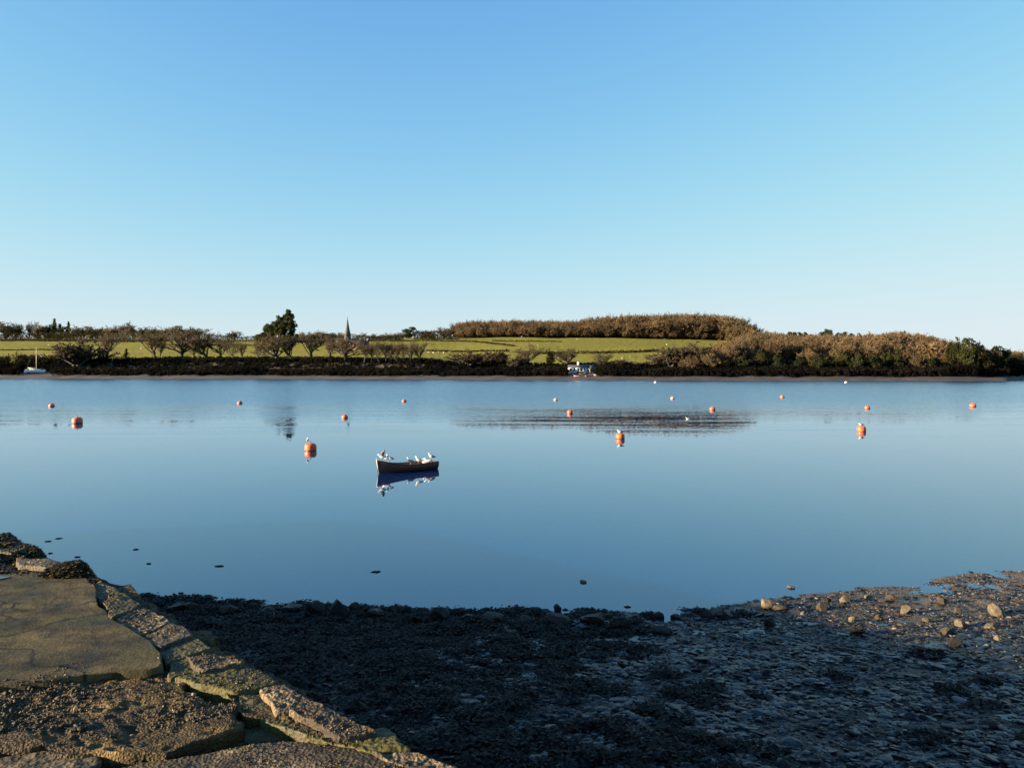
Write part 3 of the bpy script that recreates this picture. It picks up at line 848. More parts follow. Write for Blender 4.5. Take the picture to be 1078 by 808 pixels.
star_stone('paving_slab', [(-160, 606), (-60, 604), (40, 603), (92, 607), (100, 620), (104, 636), (118, 650), (138, 660), (155, 672), (170, 688), (173, 703), (110, 708), (0, 719), (-90, 728), (-240, 740)],
           2.315, 0.16, M['slab'], 1, 300, 80, 0.0032, 0.012, 0.02, fine=0.0012)
ES = [
    ([(-200, 733), (-60, 726), (60, 716), (174, 702), (186, 716), (214, 733), (244, 741), (254, 758), (246, 768), (196, 782), (150, 788), (112, 789), (60, 786), (-60, 798), (-220, 806)], 2.272, M['rubble']),
    ([(96, 606), (126, 616), (160, 634), (205, 662), (258, 694), (300, 718), (346, 746), (318, 756), (262, 754), (236, 728), (176, 706), (172, 686), (150, 668), (116, 652), (100, 632)], 2.268, M['rubble']),
    ([(252, 752), (285, 752), (312, 754), (316, 768), (290, 777), (258, 778)], 2.215, M['edge_stone']),
    ([(384, 770), (404, 764), (416, 772), (420, 779), (398, 786), (380, 784)], 2.26, M['edge_stone']),
    ([(90, 813), (150, 801), (210, 794), (262, 784), (318, 777), (346, 785), (392, 792), (440, 797), (486, 812), (560, 848), (420, 905), (200, 905), (50, 860)], 2.250, M['granite']),
    ([(-120, 804), (20, 793), (62, 790), (104, 796), (106, 806), (84, 816), (30, 850), (-140, 870)], 2.240, M['edge_stone']),
    ([(54, 627), (74, 617), (98, 613), (118, 618), (108, 627), (78, 634)], 2.29, M['edge_stone']),
    ([(20, 586), (52, 588), (72, 594), (56, 598), (20, 594)], 2.33, M['edge_stone']),
    ([(-30, 572), (8, 573), (30, 578), (14, 582), (-30, 580)], 2.33, M['edge_stone']),
]
# the kerb: (outer far, outer near, inner near, inner far) of each stone, cut along the straight seaward edge
EO = [(500, 817), (440, 788.5), (398, 769), (345, 743), (298, 718), (260, 698), (224, 682), (203, 668.5), (181, 654), (150, 635.5), (122, 619.5), (104, 610)]
EI = [(430, 806), (392, 790), (322, 775), (252, 748), (246, 728), (178, 713), (174, 697), (166, 683), (148, 669), (120, 652), (106, 634), (92, 622)]
EM = ['granite', 'greenstone', 'granite', 'granite', 'greenstone', 'granite', 'greenstone', 'edge_stone', 'granite', 'greenstone', 'edge_stone']
EZ = [2.262, 2.262, 2.298, 2.296, 2.300, 2.318, 2.300, 2.312, 2.303, 2.314, 2.300]
for i in range(11):
    o0, o1, i1, i0 = [np.array(q, float) for q in (EO[i], EO[i + 1], EI[i + 1], EI[i])]
    c0 = (o0 + o1 + i0 + i1) / 4
    q_ = [c0 + (p_ - c0) * .975 for p_ in (o0, o1, i1, i0)]
    if i in (3, 5, 2):                     # some are two stones deep
        m0, m1 = q_[0] * .45 + q_[3] * .55, q_[1] * .52 + q_[2] * .48
        ES.append(([tuple(q_[0]), tuple(q_[1]), tuple(m1), tuple(m0)], EZ[i], M[EM[i]]))
        c1 = (m0 + m1 + q_[2] + q_[3]) / 4
        ES.append(([tuple(c1 + (p_ - c1) * .96) for p_ in (m0, m1, q_[2], q_[3])], EZ[i] - (.03 if i != 2 else .035), M['edge_stone' if i != 5 else 'greenstone']))
    else:
        ES.append(([tuple(p_) for p_ in q_], EZ[i], M[EM[i]]))
for k, (poly, z, mat) in enumerate(ES):
    big = mat in (M['granite'], M['rubble'])
    rub = mat is M['rubble']
    star_stone('rubble_bed' if rub else 'edge_stone', poly, z, 0.16, mat, 100 + 7 * k, 260 if rub else 130, 60 if rub else 40, 0.014 if rub else (0.009 if big else 0.007), 0.012 if rub else 0.015, 0.06 if rub else 0.018, tiltx=0 if rub else ((k * 37) % 11 - 5) * .006, fine=0.006 if rub else (0.0045 if big else 0.003))
# ones out of the picture to the side and behind, so the edge goes on
for k, s0 in enumerate(np.arange(-8.6, -0.9, 0.85)):
    star_stone('edge_stone', [tuple(jxy(s0 + .02, .0)), tuple(jxy(s0 + .82, .0)), tuple(jxy(s0 + .82, .62)), tuple(jxy(s0 + .02, .66))], 2.27 + .015 * (k % 3), .16,
               M[('granite', 'greenstone', 'edge_stone')[k % 3]], 300 + 5 * k, 90, 20, .008, .015, .02, fine=.004, world=True)
for k, s0 in enumerate(np.arange(7.6, 21, 0.9)):
    star_stone('edge_stone', [tuple(jxy(s0 + .02, .0)), tuple(jxy(s0 + .87, .0)), tuple(jxy(s0 + .87, .62)), tuple(jxy(s0 + .02, .66))], 2.26 + .015 * (k % 3), .16,
               M[('granite', 'edge_stone', 'edge_stone')[k % 3]], 400 + 5 * k, 70, 16, .008, .015, .02, fine=.004, world=True)

# loose pebbles and shells in the hollow
def inpoly(px, py, poly):
    x, y = np.asarray(px), np.asarray(py); ins = np.zeros(len(x), bool)
    n_ = len(poly)
    for i in range(n_):
        x1, y1 = poly[i]; x2, y2 = poly[(i + 1) % n_]
        c = ((y1 > y) != (y2 > y)) & (x < (x2 - x1) * (y - y1) / (y2 - y1 + 1e-12) + x1)
        ins ^= c
    return ins
hollow = [tuple(JP(a, b, 2.18)[:2]) for a, b in [(-160, 735), (0, 724), (110, 712), (172, 708), (200, 730), (246, 738), (254, 760), (240, 775), (180, 792), (104, 796), (60, 788), (-120, 805)]]
r2 = np.random.default_rng(12)
hx = r2.uniform(-4.5, -0.8, 42000); hy = r2.uniform(3.2, 6.2, 42000)
ok = inpoly(hx, hy, hollow)
dens = 0.40 + 1.1 * vn(P3(hx / 0.28, hy / 0.28), 77)
ok &= r2.random(42000) < dens
hx, hy = hx[ok], hy[ok]
sizes = np.exp(r2.normal(math.log(0.0056), 0.5, len(hx))).clip(0.003, 0.022)
gs, gw = r2.uniform(-1.2, 6.2, 15000), r2.uniform(0.02, 0.55, 15000)
gxy = JA[None] + JU[None] * gs[:, None] + JN[None] * gw[:, None]
gk = (vn(P3(gs / .22, gw / .16), 91) > 0.15) & ~inpoly(gxy[:, 0], gxy[:, 1], [tuple(JP(a_, b_, 2.315)[:2]) for a_, b_ in [(-160, 606), (92, 607), (100, 620), (106, 636), (120, 650), (170, 688), (173, 703), (0, 719), (-160, 728)]])
gxy = gxy[gk]
o_ = scatter_stones('barnacles', np.stack([gxy[:, 0], gxy[:, 1], np.full(len(gxy), np.nan)], -1) if False else np.stack([gxy[:, 0], gxy[:, 1], np.full(len(gxy), 2.31)], -1), np.exp(r2.normal(math.log(.0034), .45, len(gxy))).clip(.0018, .009), r2.beta(2.4, 1.8, len(gxy)), M['pebbles'], 19, (.6, .9), .5)
# settle each grain on the stone beneath it
dg_ = bpy.context.evaluated_depsgraph_get(); dg_.update()
from mathutils.bvhtree import BVHTree
tv, tf, off_ = [], [], 0
for c_ in jet.children:
    if c_.type == 'MESH' and c_.name.split('.')[0] in ('edge_stone', 'rubble_bed', 'paving_slab', 'wall'):
        me_ = c_.data; n_v = len(me_.vertices); co_ = np.empty(n_v * 3, np.float32); me_.vertices.foreach_get('co', co_); tv.append(co_.reshape(-1, 3))
        tf += [tuple(i_ + off_ for i_ in p_.vertices) for p_ in me_.polygons]; off_ += n_v
BV = BVHTree.FromPolygons([tuple(v_) for v_ in np.vstack(tv).tolist()], tf)
def settle(x, y):
    h_ = BV.ray_cast(Vector((x, y, 3.2)), Vector((0, 0, -1)))
    return h_[0].z if h_[0] is not None else 2.2
nv_ = len(ICO2[0]); co_ = np.empty(len(o_.data.vertices) * 3, np.float32); o_.data.vertices.foreach_get('co', co_); co_ = co_.reshape(-1, nv_, 3)
gz = np.array([settle(a_, b_) for a_, b_ in gxy]); co_[:, :, 2] += (gz - 2.31 + .001)[:, None]
o_.data.vertices.foreach_set('co', co_.ravel()); o_.data.update()
o_.parent = jet; o_['kind'] = 'stuff'; o_['label'] = 'barnacles and grit stuck to the kerb stones'
hz_ = np.array([settle(a_, b_) for a_, b_ in zip(hx, hy)])
o = scatter_stones('rubble', np.stack([hx, hy, hz_ + .001], -1), sizes, r2.beta(2, 2.2, len(hx)), M['pebbles'], 9, (0.5, 0.9), 0.5)
o.parent = jet; o['kind'] = 'stuff'; o['label'] = 'loose pebbles and broken shells in the hollow of the jetty'

# the end of the jetty lies under weed
HS, HW = jw(*JP(84, 603, 2.3)[:2])
def mound(x, y):
    s, w = jw(x, y)
    hump = 0.13 * np.exp(-((s - HS) / 0.22) ** 2 - ((w - HW) / 0.3) ** 2)
    hump = hump + 0.10 * np.exp(-((s - 6.4) / 0.6) ** 2 - ((w - 0.25) / 0.4) ** 2)
    return 2.25 + hump + 0.04 * fbm(P3(x / 0.3, y / 0.3), 88, 3) - 3.0 * np.maximum(-0.03 - w, 0) ** 1.3
WEEDPOLY = [tuple(JP(a, b, 2.3)[:2]) for a, b in [(-260, 470), (-60, 541), (0, 564), (30, 577), (60, 589), (85, 597), (107, 611), (94, 615), (60, 605), (0, 602), (-90, 602), (-260, 600)]]
mx = r2.uniform(-10, -3, 40000); my = r2.uniform(5, 12, 40000)
mi = inpoly(mx, my, WEEDPOLY) & (mx > -0.72 * my)
mp_ = np.stack([mx[mi], my[mi], np.full(mi.sum(), 2.2)], -1)[:1100]
M['sunlit_weed'] = attr_mat('sunlit_wrack', [(0.0, (0.010, 0.007, 0.003)), (0.6, (0.035, 0.024, 0.008)), (1.0, (0.11, 0.075, 0.02))], (0.5, 0.8), 0, 20, 0.15)  # wrack colour raised and browned so the heap looks sunlit
weed_patch('seaweed', mp_, 220, 0.13, 0.034, 15, M['sunlit_weed'], 'brown seaweed heaped over the end of the jetty', jet, hfun=mound, hump=0.02)
# solid heap under the weed
sg, wg = np.meshgrid(np.arange(4.8, 10.6, 0.04), np.arange(0.0, 2.6, 0.04), indexing='ij')
hxg = JA[0] + JU[0] * sg + JN[0] * wg; hyg = JA[1] + JU[1] * sg + JN[1] * wg
ik = np.arange(sg.size).reshape(sg.shape)
hz = mound(hxg, hyg)
hz = np.where(inpoly(hxg.ravel(), hyg.ravel(), WEEDPOLY).reshape(hz.shape), hz, 2.0)
mk('weed_heap', np.stack([hxg, hyg, hz], -1).reshape(-1, 3), np.stack([ik[:-1, :-1], ik[:-1, 1:], ik[1:, 1:], ik[1:, :-1]], -1).reshape(-1, 4)[:, ::-1], M['dark_rock'], jet)
# wet films standing on the jetty
for poly, z in (([(72, 622), (100, 617), (112, 620), (96, 627), (80, 627)], 2.285), ([(-120, 606), (-10, 604), (14, 606), (0, 611), (-120, 614)], 2.322), ([(106, 652), (118, 648), (122, 655), (110, 659)], 2.25)):
    P = np.array([JP(a, b, z) for a, b in poly])
    th = np.linspace(0, 1, 40, endpoint=False)
    Pc = np.vstack([P, P[:1]]); tk = np.linspace(0, 1, len(Pc))
    B = np.stack([np.interp(th, tk, Pc[:, i]) for i in range(3)], 1)
    for _ in range(4): B = (np.roll(B, 1, 0) + 2 * B + np.roll(B, -1, 0)) / 4
    B[:, :2] += 0.03 * np.stack([fbm(B * 6, 3, 3), fbm(B * 6 + 9, 4, 3)], 1)
    c = B.mean(0); Vp = np.vstack([B, c])
    o = mk('puddle', Vp, np.array([[i, (i + 1) % 40, 40] for i in range(40)]), M['puddle'], None, False)
    tag(o, kind='structure')

# ------------------------------------------------------------------ boats
M['hull'] = simple('dark_hull_paint', (0.022, 0.008, 0.005), (0.034, 0.012, 0.008), 6, 0.45, 0.002)
M['strake'] = simple('red_brown_strake', (0.12, 0.03, 0.015), (0.075, 0.022, 0.012), 5, 0.45, 0.002)
M['rail'] = simple('brown_rail', (0.085, 0.036, 0.018), (0.055, 0.024, 0.013), 6, 0.5)
M['varnish'] = simple('old_varnished_wood', (0.22, 0.13, 0.055), (0.14, 0.08, 0.035), 7, 0.5, 0.003)
M['stem'] = simple('sunlit_stem_wood', (0.5, 0.42, 0.34), (0.36, 0.28, 0.22), 7, 0.5)  # pale colour paints the sun's highlight along the bow edge

def hull_sections(L, beam, nst=36, npl=7, clink=0.010):
    """ring lists (port half keel->gunwale mirrored) for outside and inside"""
    out, inn, sheer = [], [], []
    for i in range(nst):
        s = i / (nst - 1)                       # 0 transom, 1 stem
        b = beam / 2 * (0.74 + 0.55 * s - 0.35 * s * s) * (1 - max(0, (s - 0.45) / 0.55) ** 2.3 * 0.985)
        b = max(b, 0.012)
        zs = 0.285 + 0.07 * (1 - s) ** 2 + 0.33 * max(0, (s - 0.35) / 0.65) ** 2.2
        zk = -0.16 + 0.12 * max(0, 0.2 - s) * 2 + 0.10 * max(0, (s - 0.8) / 0.2) ** 2
        x = (s - 0.5) * L - 0.06 * s * 0
        pts, pin = [], []
        for j in range(npl * 3 + 1):
            v = j / (npl * 3)
            y = b * (1 - (1 - v) ** 2.3) ** 0.72
            z = zk + (zs - zk) * (0.12 * v + 0.88 * v ** 1.45)
            k = (v * npl) % 1.0 if v < 1 else 1.0
            yy = y + clink * (k - 0.5) * (b > 0.05)
            rake = 0.10 * s ** 8 * v
            pts.append((x + rake, max(yy, 0.004), z)); pin.append((x + rake, max(y - 0.022, 0.002), z + 0.012 * (1 - v)))
        out.append(np.array(pts)); inn.append(np.array(pin)); sheer.append(pts[-1])
    return out, inn, sheer

def shell(mb, secs, j0, j1, flip=False):
    m, n_ = len(secs), j1 - j0
    for sgn in (1, -1):
        V_ = np.array([[(p[0], sgn * p[1], p[2]) for p in sec[j0:j1]] for sec in secs]).reshape(-1, 3)
        q = np.array([[i * n_ + j, i * n_ + j + 1, (i + 1) * n_ + j + 1, (i + 1) * n_ + j] for i in range(m - 1) for j in range(n_ - 1)])
        if (sgn > 0) == flip: q = q[:, ::-1]
        mb.add(V_, Q=q)

def make_boat(name, label, cat, L, beam, mats, group=None):
    hullm, strakem, inm, stemm = mats
    b = thing(name, label, cat, group=group)
    out, inn, sheer = hull_sections(L, beam)
    nj = len(out[0])
    mb = MB(); shell(mb, out, 0, nj - 3); h = mb.build('hull', hullm, b)
    mb = MB(); shell(mb, out, nj - 4, nj); mb.build('top_strake', strakem, b)
    mb = MB(); shell(mb, inn, 0, nj, True); mb.build('inner_planking', inm, b)
    # transom
    t0 = out[0]; pr_ = [(p[1], p[2]) for p in t0] + [(-p[1], p[2]) for p in t0[::-1]]
    mb = MB(); n_ = len(pr_); x0 = t0[0][0]
    V_ = [(x0 - 0.03, y, z) for y, z in pr_] + [(x0 + 0.012, y * 0.99, z) for y, z in pr_]
    ca, cb = (x0 - 0.03, 0, 0.15), (x0 + 0.012, 0, 0.15)
    V_ += [ca, cb]
    mb.add(V_, Q=[[j, (j + 1) % n_, n_ + (j + 1) % n_, n_ + j] for j in range(n_)], T=[[2 * n_, (j + 1) % n_, j] for j in range(n_)] + [[2 * n_ + 1, n_ + j, n_ + (j + 1) % n_] for j in range(n_)])
    mb.build('transom', strakem, b)
    # gunwale rail
    mb = MB()
    for sgn in (1, -1):
        mb.tube([(p[0], sgn * p[1], p[2] + 0.006) for p in sheer], 0.024, 6)
    mb.build('gunwale', M['rail'], b)
    # stem post
    xs_ = L / 2
    mb = MB(); mb.tube([(xs_ - 0.10, 0, -0.16), (xs_ - 0.015, 0, 0.0), (xs_ + 0.02, 0, 0.2), (xs_ + 0.06, 0, 0.42), (xs_ + 0.10, 0, 0.68)], [0.028, 0.03, 0.03, 0.03, 0.028], 6)
    mb.build('stem_post', stemm, b)
    # thwarts, floor, keel
    for fx, s in ((-0.40, 0.12), (-0.05, 0.45), (0.22, 0.72)):
        i = int(round(s * (len(out) - 1))); wd = out[i][-1][1] * 2 - 0.07
        mb = MB(); mb.box((out[i][0][0], 0, 0.20), (0.20, wd, 0.026)); mb.build('thwart', inm, b, False)
    fl = [(p[14][0], p[14][1] * 0.86) for p in inn[1:-4]]
    mb = MB(); mb.prism([(x, -y) for x, y in fl] + [(x, y) for x, y in fl[::-1]], 0.015, 0.04); mb.build('floorboards', inm, b, False)
    mb = MB(); mb.box((-0.05, 0, -0.165), (L * 0.86, 0.05, 0.06)); mb.build('keel', hullm, b, False)
    return b

boat = make_boat('rowing_boat', 'dark clinker rowing boat moored on calm water with white gulls standing in it', 'rowing boat', 3.1, 1.3,
                 (M['hull'], M['strake'], M['varnish'], M['stem']))
bow_w = at_z(398.5, 498.0, 0.0); st_w = at_z(456.3, 492.4, 0.0)
dirb = (bow_w - st_w)[:2]
BANG = math.atan2(dirb[1], dirb[0])
bc = (bow_w + st_w) / 2
Lreal = float(np.linalg.norm(dirb)); KB = Lreal / 3.1
boat.location = (bc[0], bc[1], 0.0); boat.rotation_euler = (0, 0, BANG); boat.scale = (KB, KB * 0.9, KB)

# ------------------------------------------------------------------ gulls
M['white_plumage'] = simple('white_plumage', (0.62, 0.61, 0.58), (0.54, 0.53, 0.50), 20, 0.8)
M['grey_plumage'] = simple('grey_wing_plumage', (0.26, 0.28, 0.31), (0.18, 0.20, 0.23), 20, 0.8)
M['beak'] = simple('orange_beak', (0.45, 0.14, 0.04), (0.35, 0.10, 0.03), 30, 0.5)
M['gull_leg'] = simple('red_leg', (0.35, 0.09, 0.05), (0.25, 0.06, 0.04), 30, 0.6)

def oval_ring(c, tan, ry, rz, n=14):
    tan = np.array(tan, float); tan /= np.linalg.norm(tan)
    side = np.array([0, 1.0, 0]); up = np.cross(side, -tan)
    th = np.arange(n) * 2 * math.pi / n
    return np.array(c) + np.cos(th)[:, None] * side * ry + np.sin(th)[:, None] * up * rz

def spine_loft(mb, st):
    C = np.array([[a, 0, b] for a, b, _, _ in st]); T_ = np.gradient(C, axis=0)
    mb.loft([oval_ring(C[i], T_[i], st[i][2], st[i][3]) for i in range(len(st))])

POSES = {
    'upright': [(-.20, .14, .012, .006), (-.155, .155, .035, .018), (-.09, .175, .055, .05), (-.02, .20, .07, .075), (.045, .235, .066, .072), (.08, .28, .048, .05), (.092, .325, .036, .036), (.105, .36, .036, .037), (.135, .375, .032, .031), (.16, .37, .018, .017), (.17, .367, .006, .006)],
    'level': [(-.26, .19, .012, .006), (-.20, .19, .035, .018), (-.12, .185, .058, .052), (-.03, .185, .072, .072), (.05, .20, .066, .066), (.10, .235, .045, .046), (.125, .27, .035, .035), (.15, .295, .036, .036), (.18, .30, .031, .030), (.205, .295, .017, .016), (.215, .292, .006, .006)],
    'sitting': [(-.24, .10, .012, .006), (-.18, .09, .035, .02), (-.11, .075, .062, .055), (-.02, .07, .08, .07), (.06, .09, .07, .066), (.10, .13, .048, .05), (.115, .17, .037, .037), (.135, .20, .036, .036), (.165, .208, .031, .030), (.19, .203, .017, .016), (.20, .20, .006, .006)],
}
def make_gull(pose, wings='folded', legs=True):
    g = thing('gull', None, 'gull')
    st = POSES[pose]
    mb = MB(); spine_loft(mb, st); mb.build('body', M['white_plumage'], g)
    sx, sz = st[4][0], st[4][1] + 0.015
    tx, tz_ = st[0][0] - 0.05, st[0][1] + 0.015
    for sgn in (1, -1):
        mb = MB()
        if wings == 'folded':
            pts = [(0.0, .012, .02), (.12, .026, .055), (.4, .028, .06), (.7, .018, .04), (1, .004, .008)]
            rings = []
            for u, t_, h_ in pts:
                c = np.array([sx + (tx - sx) * u, sgn * (st[3][2] * (0.97 - 0.8 * u ** 1.6)), sz + (tz_ - sz) * u])
                rings.append(oval_ring(c, (tx - sx, 0, tz_ - sz), t_, h_))
            mb.loft(rings)
        else:
            span = 0.46
            lift = {'raised': 1.15, 'gliding': 0.18}[wings]
            rings = []
            for u, ch in ((0, .15), (.25, .17), (.5, .15), (.75, .10), (.93, .05), (1, .012)):
                el = lift * (1 - 0.45 * u) if wings == 'raised' else lift * (1 - 1.6 * u)
                c = np.array([sx - .06 - 0.10 * u * u, sgn * (0.04 + span * u * math.cos(el)), sz + span * u * math.sin(el)])
                th = np.arange(14) * 2 * math.pi / 14
                ax = np.array([1, 0, 0.1]); nz_ = np.array([0, -sgn * math.sin(el), math.cos(el)])
                rings.append(c + np.cos(th)[:, None] * ax * ch / 2 + np.sin(th)[:, None] * nz_ * 0.010)
            mb.loft(rings)
        mb.build('wing', M['grey_plumage'], g)
    hx_, hz_ = st[-1][0], st[-1][1]
    mb = MB(); mb.tube([(hx_ - .012, 0, hz_), (hx_ + .025, 0, hz_ - .003), (hx_ + .045, 0, hz_ - .012)], [.010, .008, .002], 8); mb.build('beak', M['beak'], g)
    if legs and pose != 'sitting':
        for sgn in (1, -1):
            mb = MB(); mb.tube([(-.0, sgn * .03, .15), (.004, sgn * .03, .08), (0, sgn * .03, .006)], .006, 6)
            mb.prism([(-.012, sgn * .03 - .006), (.045, sgn * .03 - .022), (.05, sgn * .03), (.045, sgn * .03 + .022), (-.012, sgn * .03 + .006)], 0.0, .008)
            mb.build('leg', M['gull_leg'], g)
    return g
G = {('upright', 'folded'): make_gull('upright'), ('level', 'folded'): make_gull('level'), ('sitting', 'folded'): make_gull('sitting'),
     ('level', 'raised'): make_gull('level', 'raised'), ('level', 'gliding'): make_gull('level', 'gliding', False)}
used = set()
def gull(loc, yaw, pose, wings, label, group=None, scale=1.0):
    src = G[(pose, wings)]
    g = src if (pose, wings) not in used else copy_tree(src)
    used.add((pose, wings))
    g.location = loc; g.rotation_euler = (0, 0, yaw); g.scale = (scale * .78,) * 3
    g['label'] = label; g['category'] = 'gull'
    if group: g['group'] = group
    elif 'group' in g: del g['group']
    return g

def on_boat(x, y, z):
    c, s = math.cos(BANG), math.sin(BANG)
    return (bc[0] + KB * (x * c - y * 0.9 * s), bc[1] + KB * (x * s + y * 0.9 * c), KB * z)
_, _, sheer = hull_sections(3.1, 1.3)
def rail(s, side):
    i = int(round(s * 35)); p = sheer[i]
    return on_boat(p[0], side * p[1], p[2] + 0.03)
GG = 'gulls standing on the rowing boat'
gull(rail(0.93, 1), R(185), 'level', 'raised', 'gull at the boat bow with both wings lifted', GG, 1.05)
gull(rail(0.80, -1), R(150), 'level', 'folded', 'gull on the boat rail just behind the wing lifting gull at the bow', GG, 1.1)
gull(rail(0.86, 1), R(170), 'upright', 'folded', 'gull standing in the bow on the far rail beside the wing lifting gull', GG, 1.0)
gull(on_boat(-0.16, 0.1, 0.215), R(200), 'upright', 'folded', 'gull on the middle thwart, larger and lower than its neighbour on the rail', GG, 1.15)
gull(rail(0.40, 1), R(170), 'upright', 'folded', 'gull standing high on the far rail at mid boat', GG, 1.0)
gull(rail(0.24, 1), R(150), 'sitting', 'folded', 'gull crouching low on the far rail, first of three towards the stern', GG, 1.0)
gull(on_boat(-1.08, 0.12, 0.215), R(190), 'level', 'folded', 'gull standing level on the stern seat', GG, 1.0)
gull(on_boat(-1.18, -0.25, 0.215), R(160), 'sitting', 'folded', 'gull sitting on the stern seat against the near side', GG, 1.05)
gull(on_boat(-1.56, -0.22, 0.365), R(185), 'upright', 'folded', 'gull upright on the boat transom at the very stern', GG, 1.0)
p = at_y(44, 376.5, 140)
gull(tuple(p), R(200), 'level', 'gliding', 'gull in flight with wings spread, above and right of the white yacht', None, 1.5)
p = at_z(724, 441, 0)
gull((p[0], p[1], -0.055), R(170), 'sitting', 'folded', 'tiny white gull sitting on the open water beside an orange buoy', None, 1.1)

# ------------------------------------------------------------------ mooring buoys
def buoy_paint(name, c1, c2):
    t = NT(name)
    v = t.coord()
    nz = t.noise(v, 5, 5)
    r = t.ramp(nz.outputs['Fac'], [(0.3, c1), (0.7, c2)])
    sep = t.n('ShaderNodeSeparateXYZ'); t.l(v, sep.inputs[0])
    band = t.ramp(t.math('ADD', sep.outputs['Z'], t.math('MULTIPLY_ADD', nz.outputs['Fac'], 0.06, -0.03)), [(0.03, 1.0), (0.07, 0.0)])
    t.l(t.mix(band.outputs['Color'], r.outputs['Color'], (0.045, 0.03, 0.015)), t.b.inputs['Base Color'])
    t.b.inputs['Roughness'].default_value = 0.45
    return t.m
M['buoy_orange'] = buoy_paint('faded_orange_buoy', (0.50, 0.075, 0.015), (0.60, 0.13, 0.035))
M['buoy_red'] = buoy_paint('faded_red_buoy', (0.50, 0.07, 0.035), (0.58, 0.12, 0.06))
M['buoy_pink'] = buoy_paint('pale_pink_buoy', (0.62, 0.24, 0.17), (0.70, 0.34, 0.25))
M['buoy_white'] = buoy_paint('white_buoy', (0.75, 0.72, 0.68), (0.65, 0.62, 0.58))
M['metal'] = simple('galvanised_steel', (0.22, 0.21, 0.20), (0.12, 0.09, 0.07), 20, 0.5, metal=0.7)
PROF = [(0.02, -0.16), (0.20, -0.15), (0.255, -0.06), (0.275, 0.02), (0.278, 0.14), (0.272, 0.20), (0.276, 0.215), (0.272, 0.23), (0.25, 0.275), (0.215, 0.315), (0.15, 0.34), (0.05, 0.35), (0.01, 0.352)]
PROF_S = [(0.02, -0.22), (0.14, -0.19), (0.22, -0.10), (0.26, 0.0), (0.268, 0.07), (0.25, 0.16), (0.20, 0.24), (0.12, 0.29), (0.06, 0.31), (0.01, 0.312)]
BUOY = {}
def buoy(px, yw, wpx, paint, prof, label):
    key = (paint, prof is PROF)
    p = at_z(px, yw, 0)
    k = wpx * p[1] / F / 0.556
    if key not in BUOY:
        b = thing('mooring_buoy', None, 'buoy')
        mb = MB(); mb.lathe(prof, 28); mb.build('float', M[paint], b)
        top = prof[-1][1]
        mb = MB(); mb.tube([(0, 0, top - .03), (0, 0, top + .025)], .03, 10); mb.build('mooring_eye', M['metal'], b)
        th = np.linspace(0, 2 * math.pi, 13)
        mb = MB(); mb.tube(np.stack([np.cos(th) * .045, th * 0, np.sin(th) * .045 + top + .045], 1), .010, 6, False); mb.build('ring', M['metal'], b)
        BUOY[key] = b
    else:
        b = copy_tree(BUOY[key])
    b.location = p; b.rotation_euler = (random.uniform(-.06, .06), random.uniform(-.06, .06), random.uniform(0, 6)); b.scale = (k, k, k)
    b['label'] = label; b['category'] = 'buoy'; b['group'] = 'mooring buoys on the water'
    return p, k
random.seed(4)
def perch(pk, label, yaw, dx=-0.12, pose='upright', s=0.9):
    p, k = pk
    gull((p[0] + dx * k, p[1] - 0.03, 0.35 * k), yaw, pose, 'folded', label, 'gulls perched on buoys', s)
q = buoy(327, 474, 12.4, 'buoy_orange', PROF, 'big orange buoy with a gull on it, left of the rowing boat')
perch(q, 'gull perched on the big orange buoy left of the rowing boat', R(100), -0.14)
q = buoy(653, 461.6, 9.2, 'buoy_orange', PROF, 'orange buoy with a gull on it, right of the rowing boat')
perch(q, 'gull perched on the orange buoy right of the rowing boat', R(190), -0.02, 'sitting', 1.2)
q = buoy(907, 453.8, 9.0, 'buoy_orange', PROF, 'orange buoy with a gull on it, farthest along the water before the woodland')
perch(q, 'gull perched on the orange buoy before the woodland', R(190), -0.06, 'sitting', 1.1)
buoy(81.5, 445.5, 10.4, 'buoy_red', PROF, 'red buoy with dark shaded side, larger of the two below the yacht')
buoy(54.5, 428, 6.2, 'buoy_red', PROF_S, 'small round red buoy, the farther of the two below the yacht')
buoy(252.5, 425, 5.6, 'buoy_red', PROF_S, 'small red buoy before the big dark pine')
buoy(363, 440, 7.0, 'buoy_orange', PROF_S, 'round orange buoy straight below the church spire')
buoy(425.5, 423, 5.2, 'buoy_red', PROF_S, 'small red buoy in the ruffled water behind the rowing boat')
buoy(585, 421.5, 4.6, 'buoy_pink', PROF_S, 'small pale buoy in the ruffled water below the white cottage')
buoy(600, 435.3, 6.0, 'buoy_orange', PROF, 'small orange buoy in calm water nearer than the pale buoy below the cottage')
buoy(708, 420, 4.6, 'buoy_pink', PROF_S, 'small pink buoy far out before the hedged field')
buoy(750, 431.5, 6.4, 'buoy_orange', PROF_S, 'round orange buoy beside the tiny gull on open water')
buoy(823.5, 418.5, 5.0, 'buoy_orange', PROF_S, 'low orange buoy far out before the brown slope woodland')
buoy(913, 430, 5.8, 'buoy_orange', PROF_S, 'small orange buoy directly behind the gull topped buoy before the woodland')
buoy(1024, 428, 7.0, 'buoy_orange', PROF_S, 'orange buoy nearest the right edge, before the tall evergreen')
buoy(690, 403, 3.2, 'buoy_white', PROF_S, 'tiny white buoy close under the far bank before the hedged field')
buoy(890.5, 403, 3.0, 'buoy_white', PROF_S, 'tiny white buoy close under the far wooded bank')

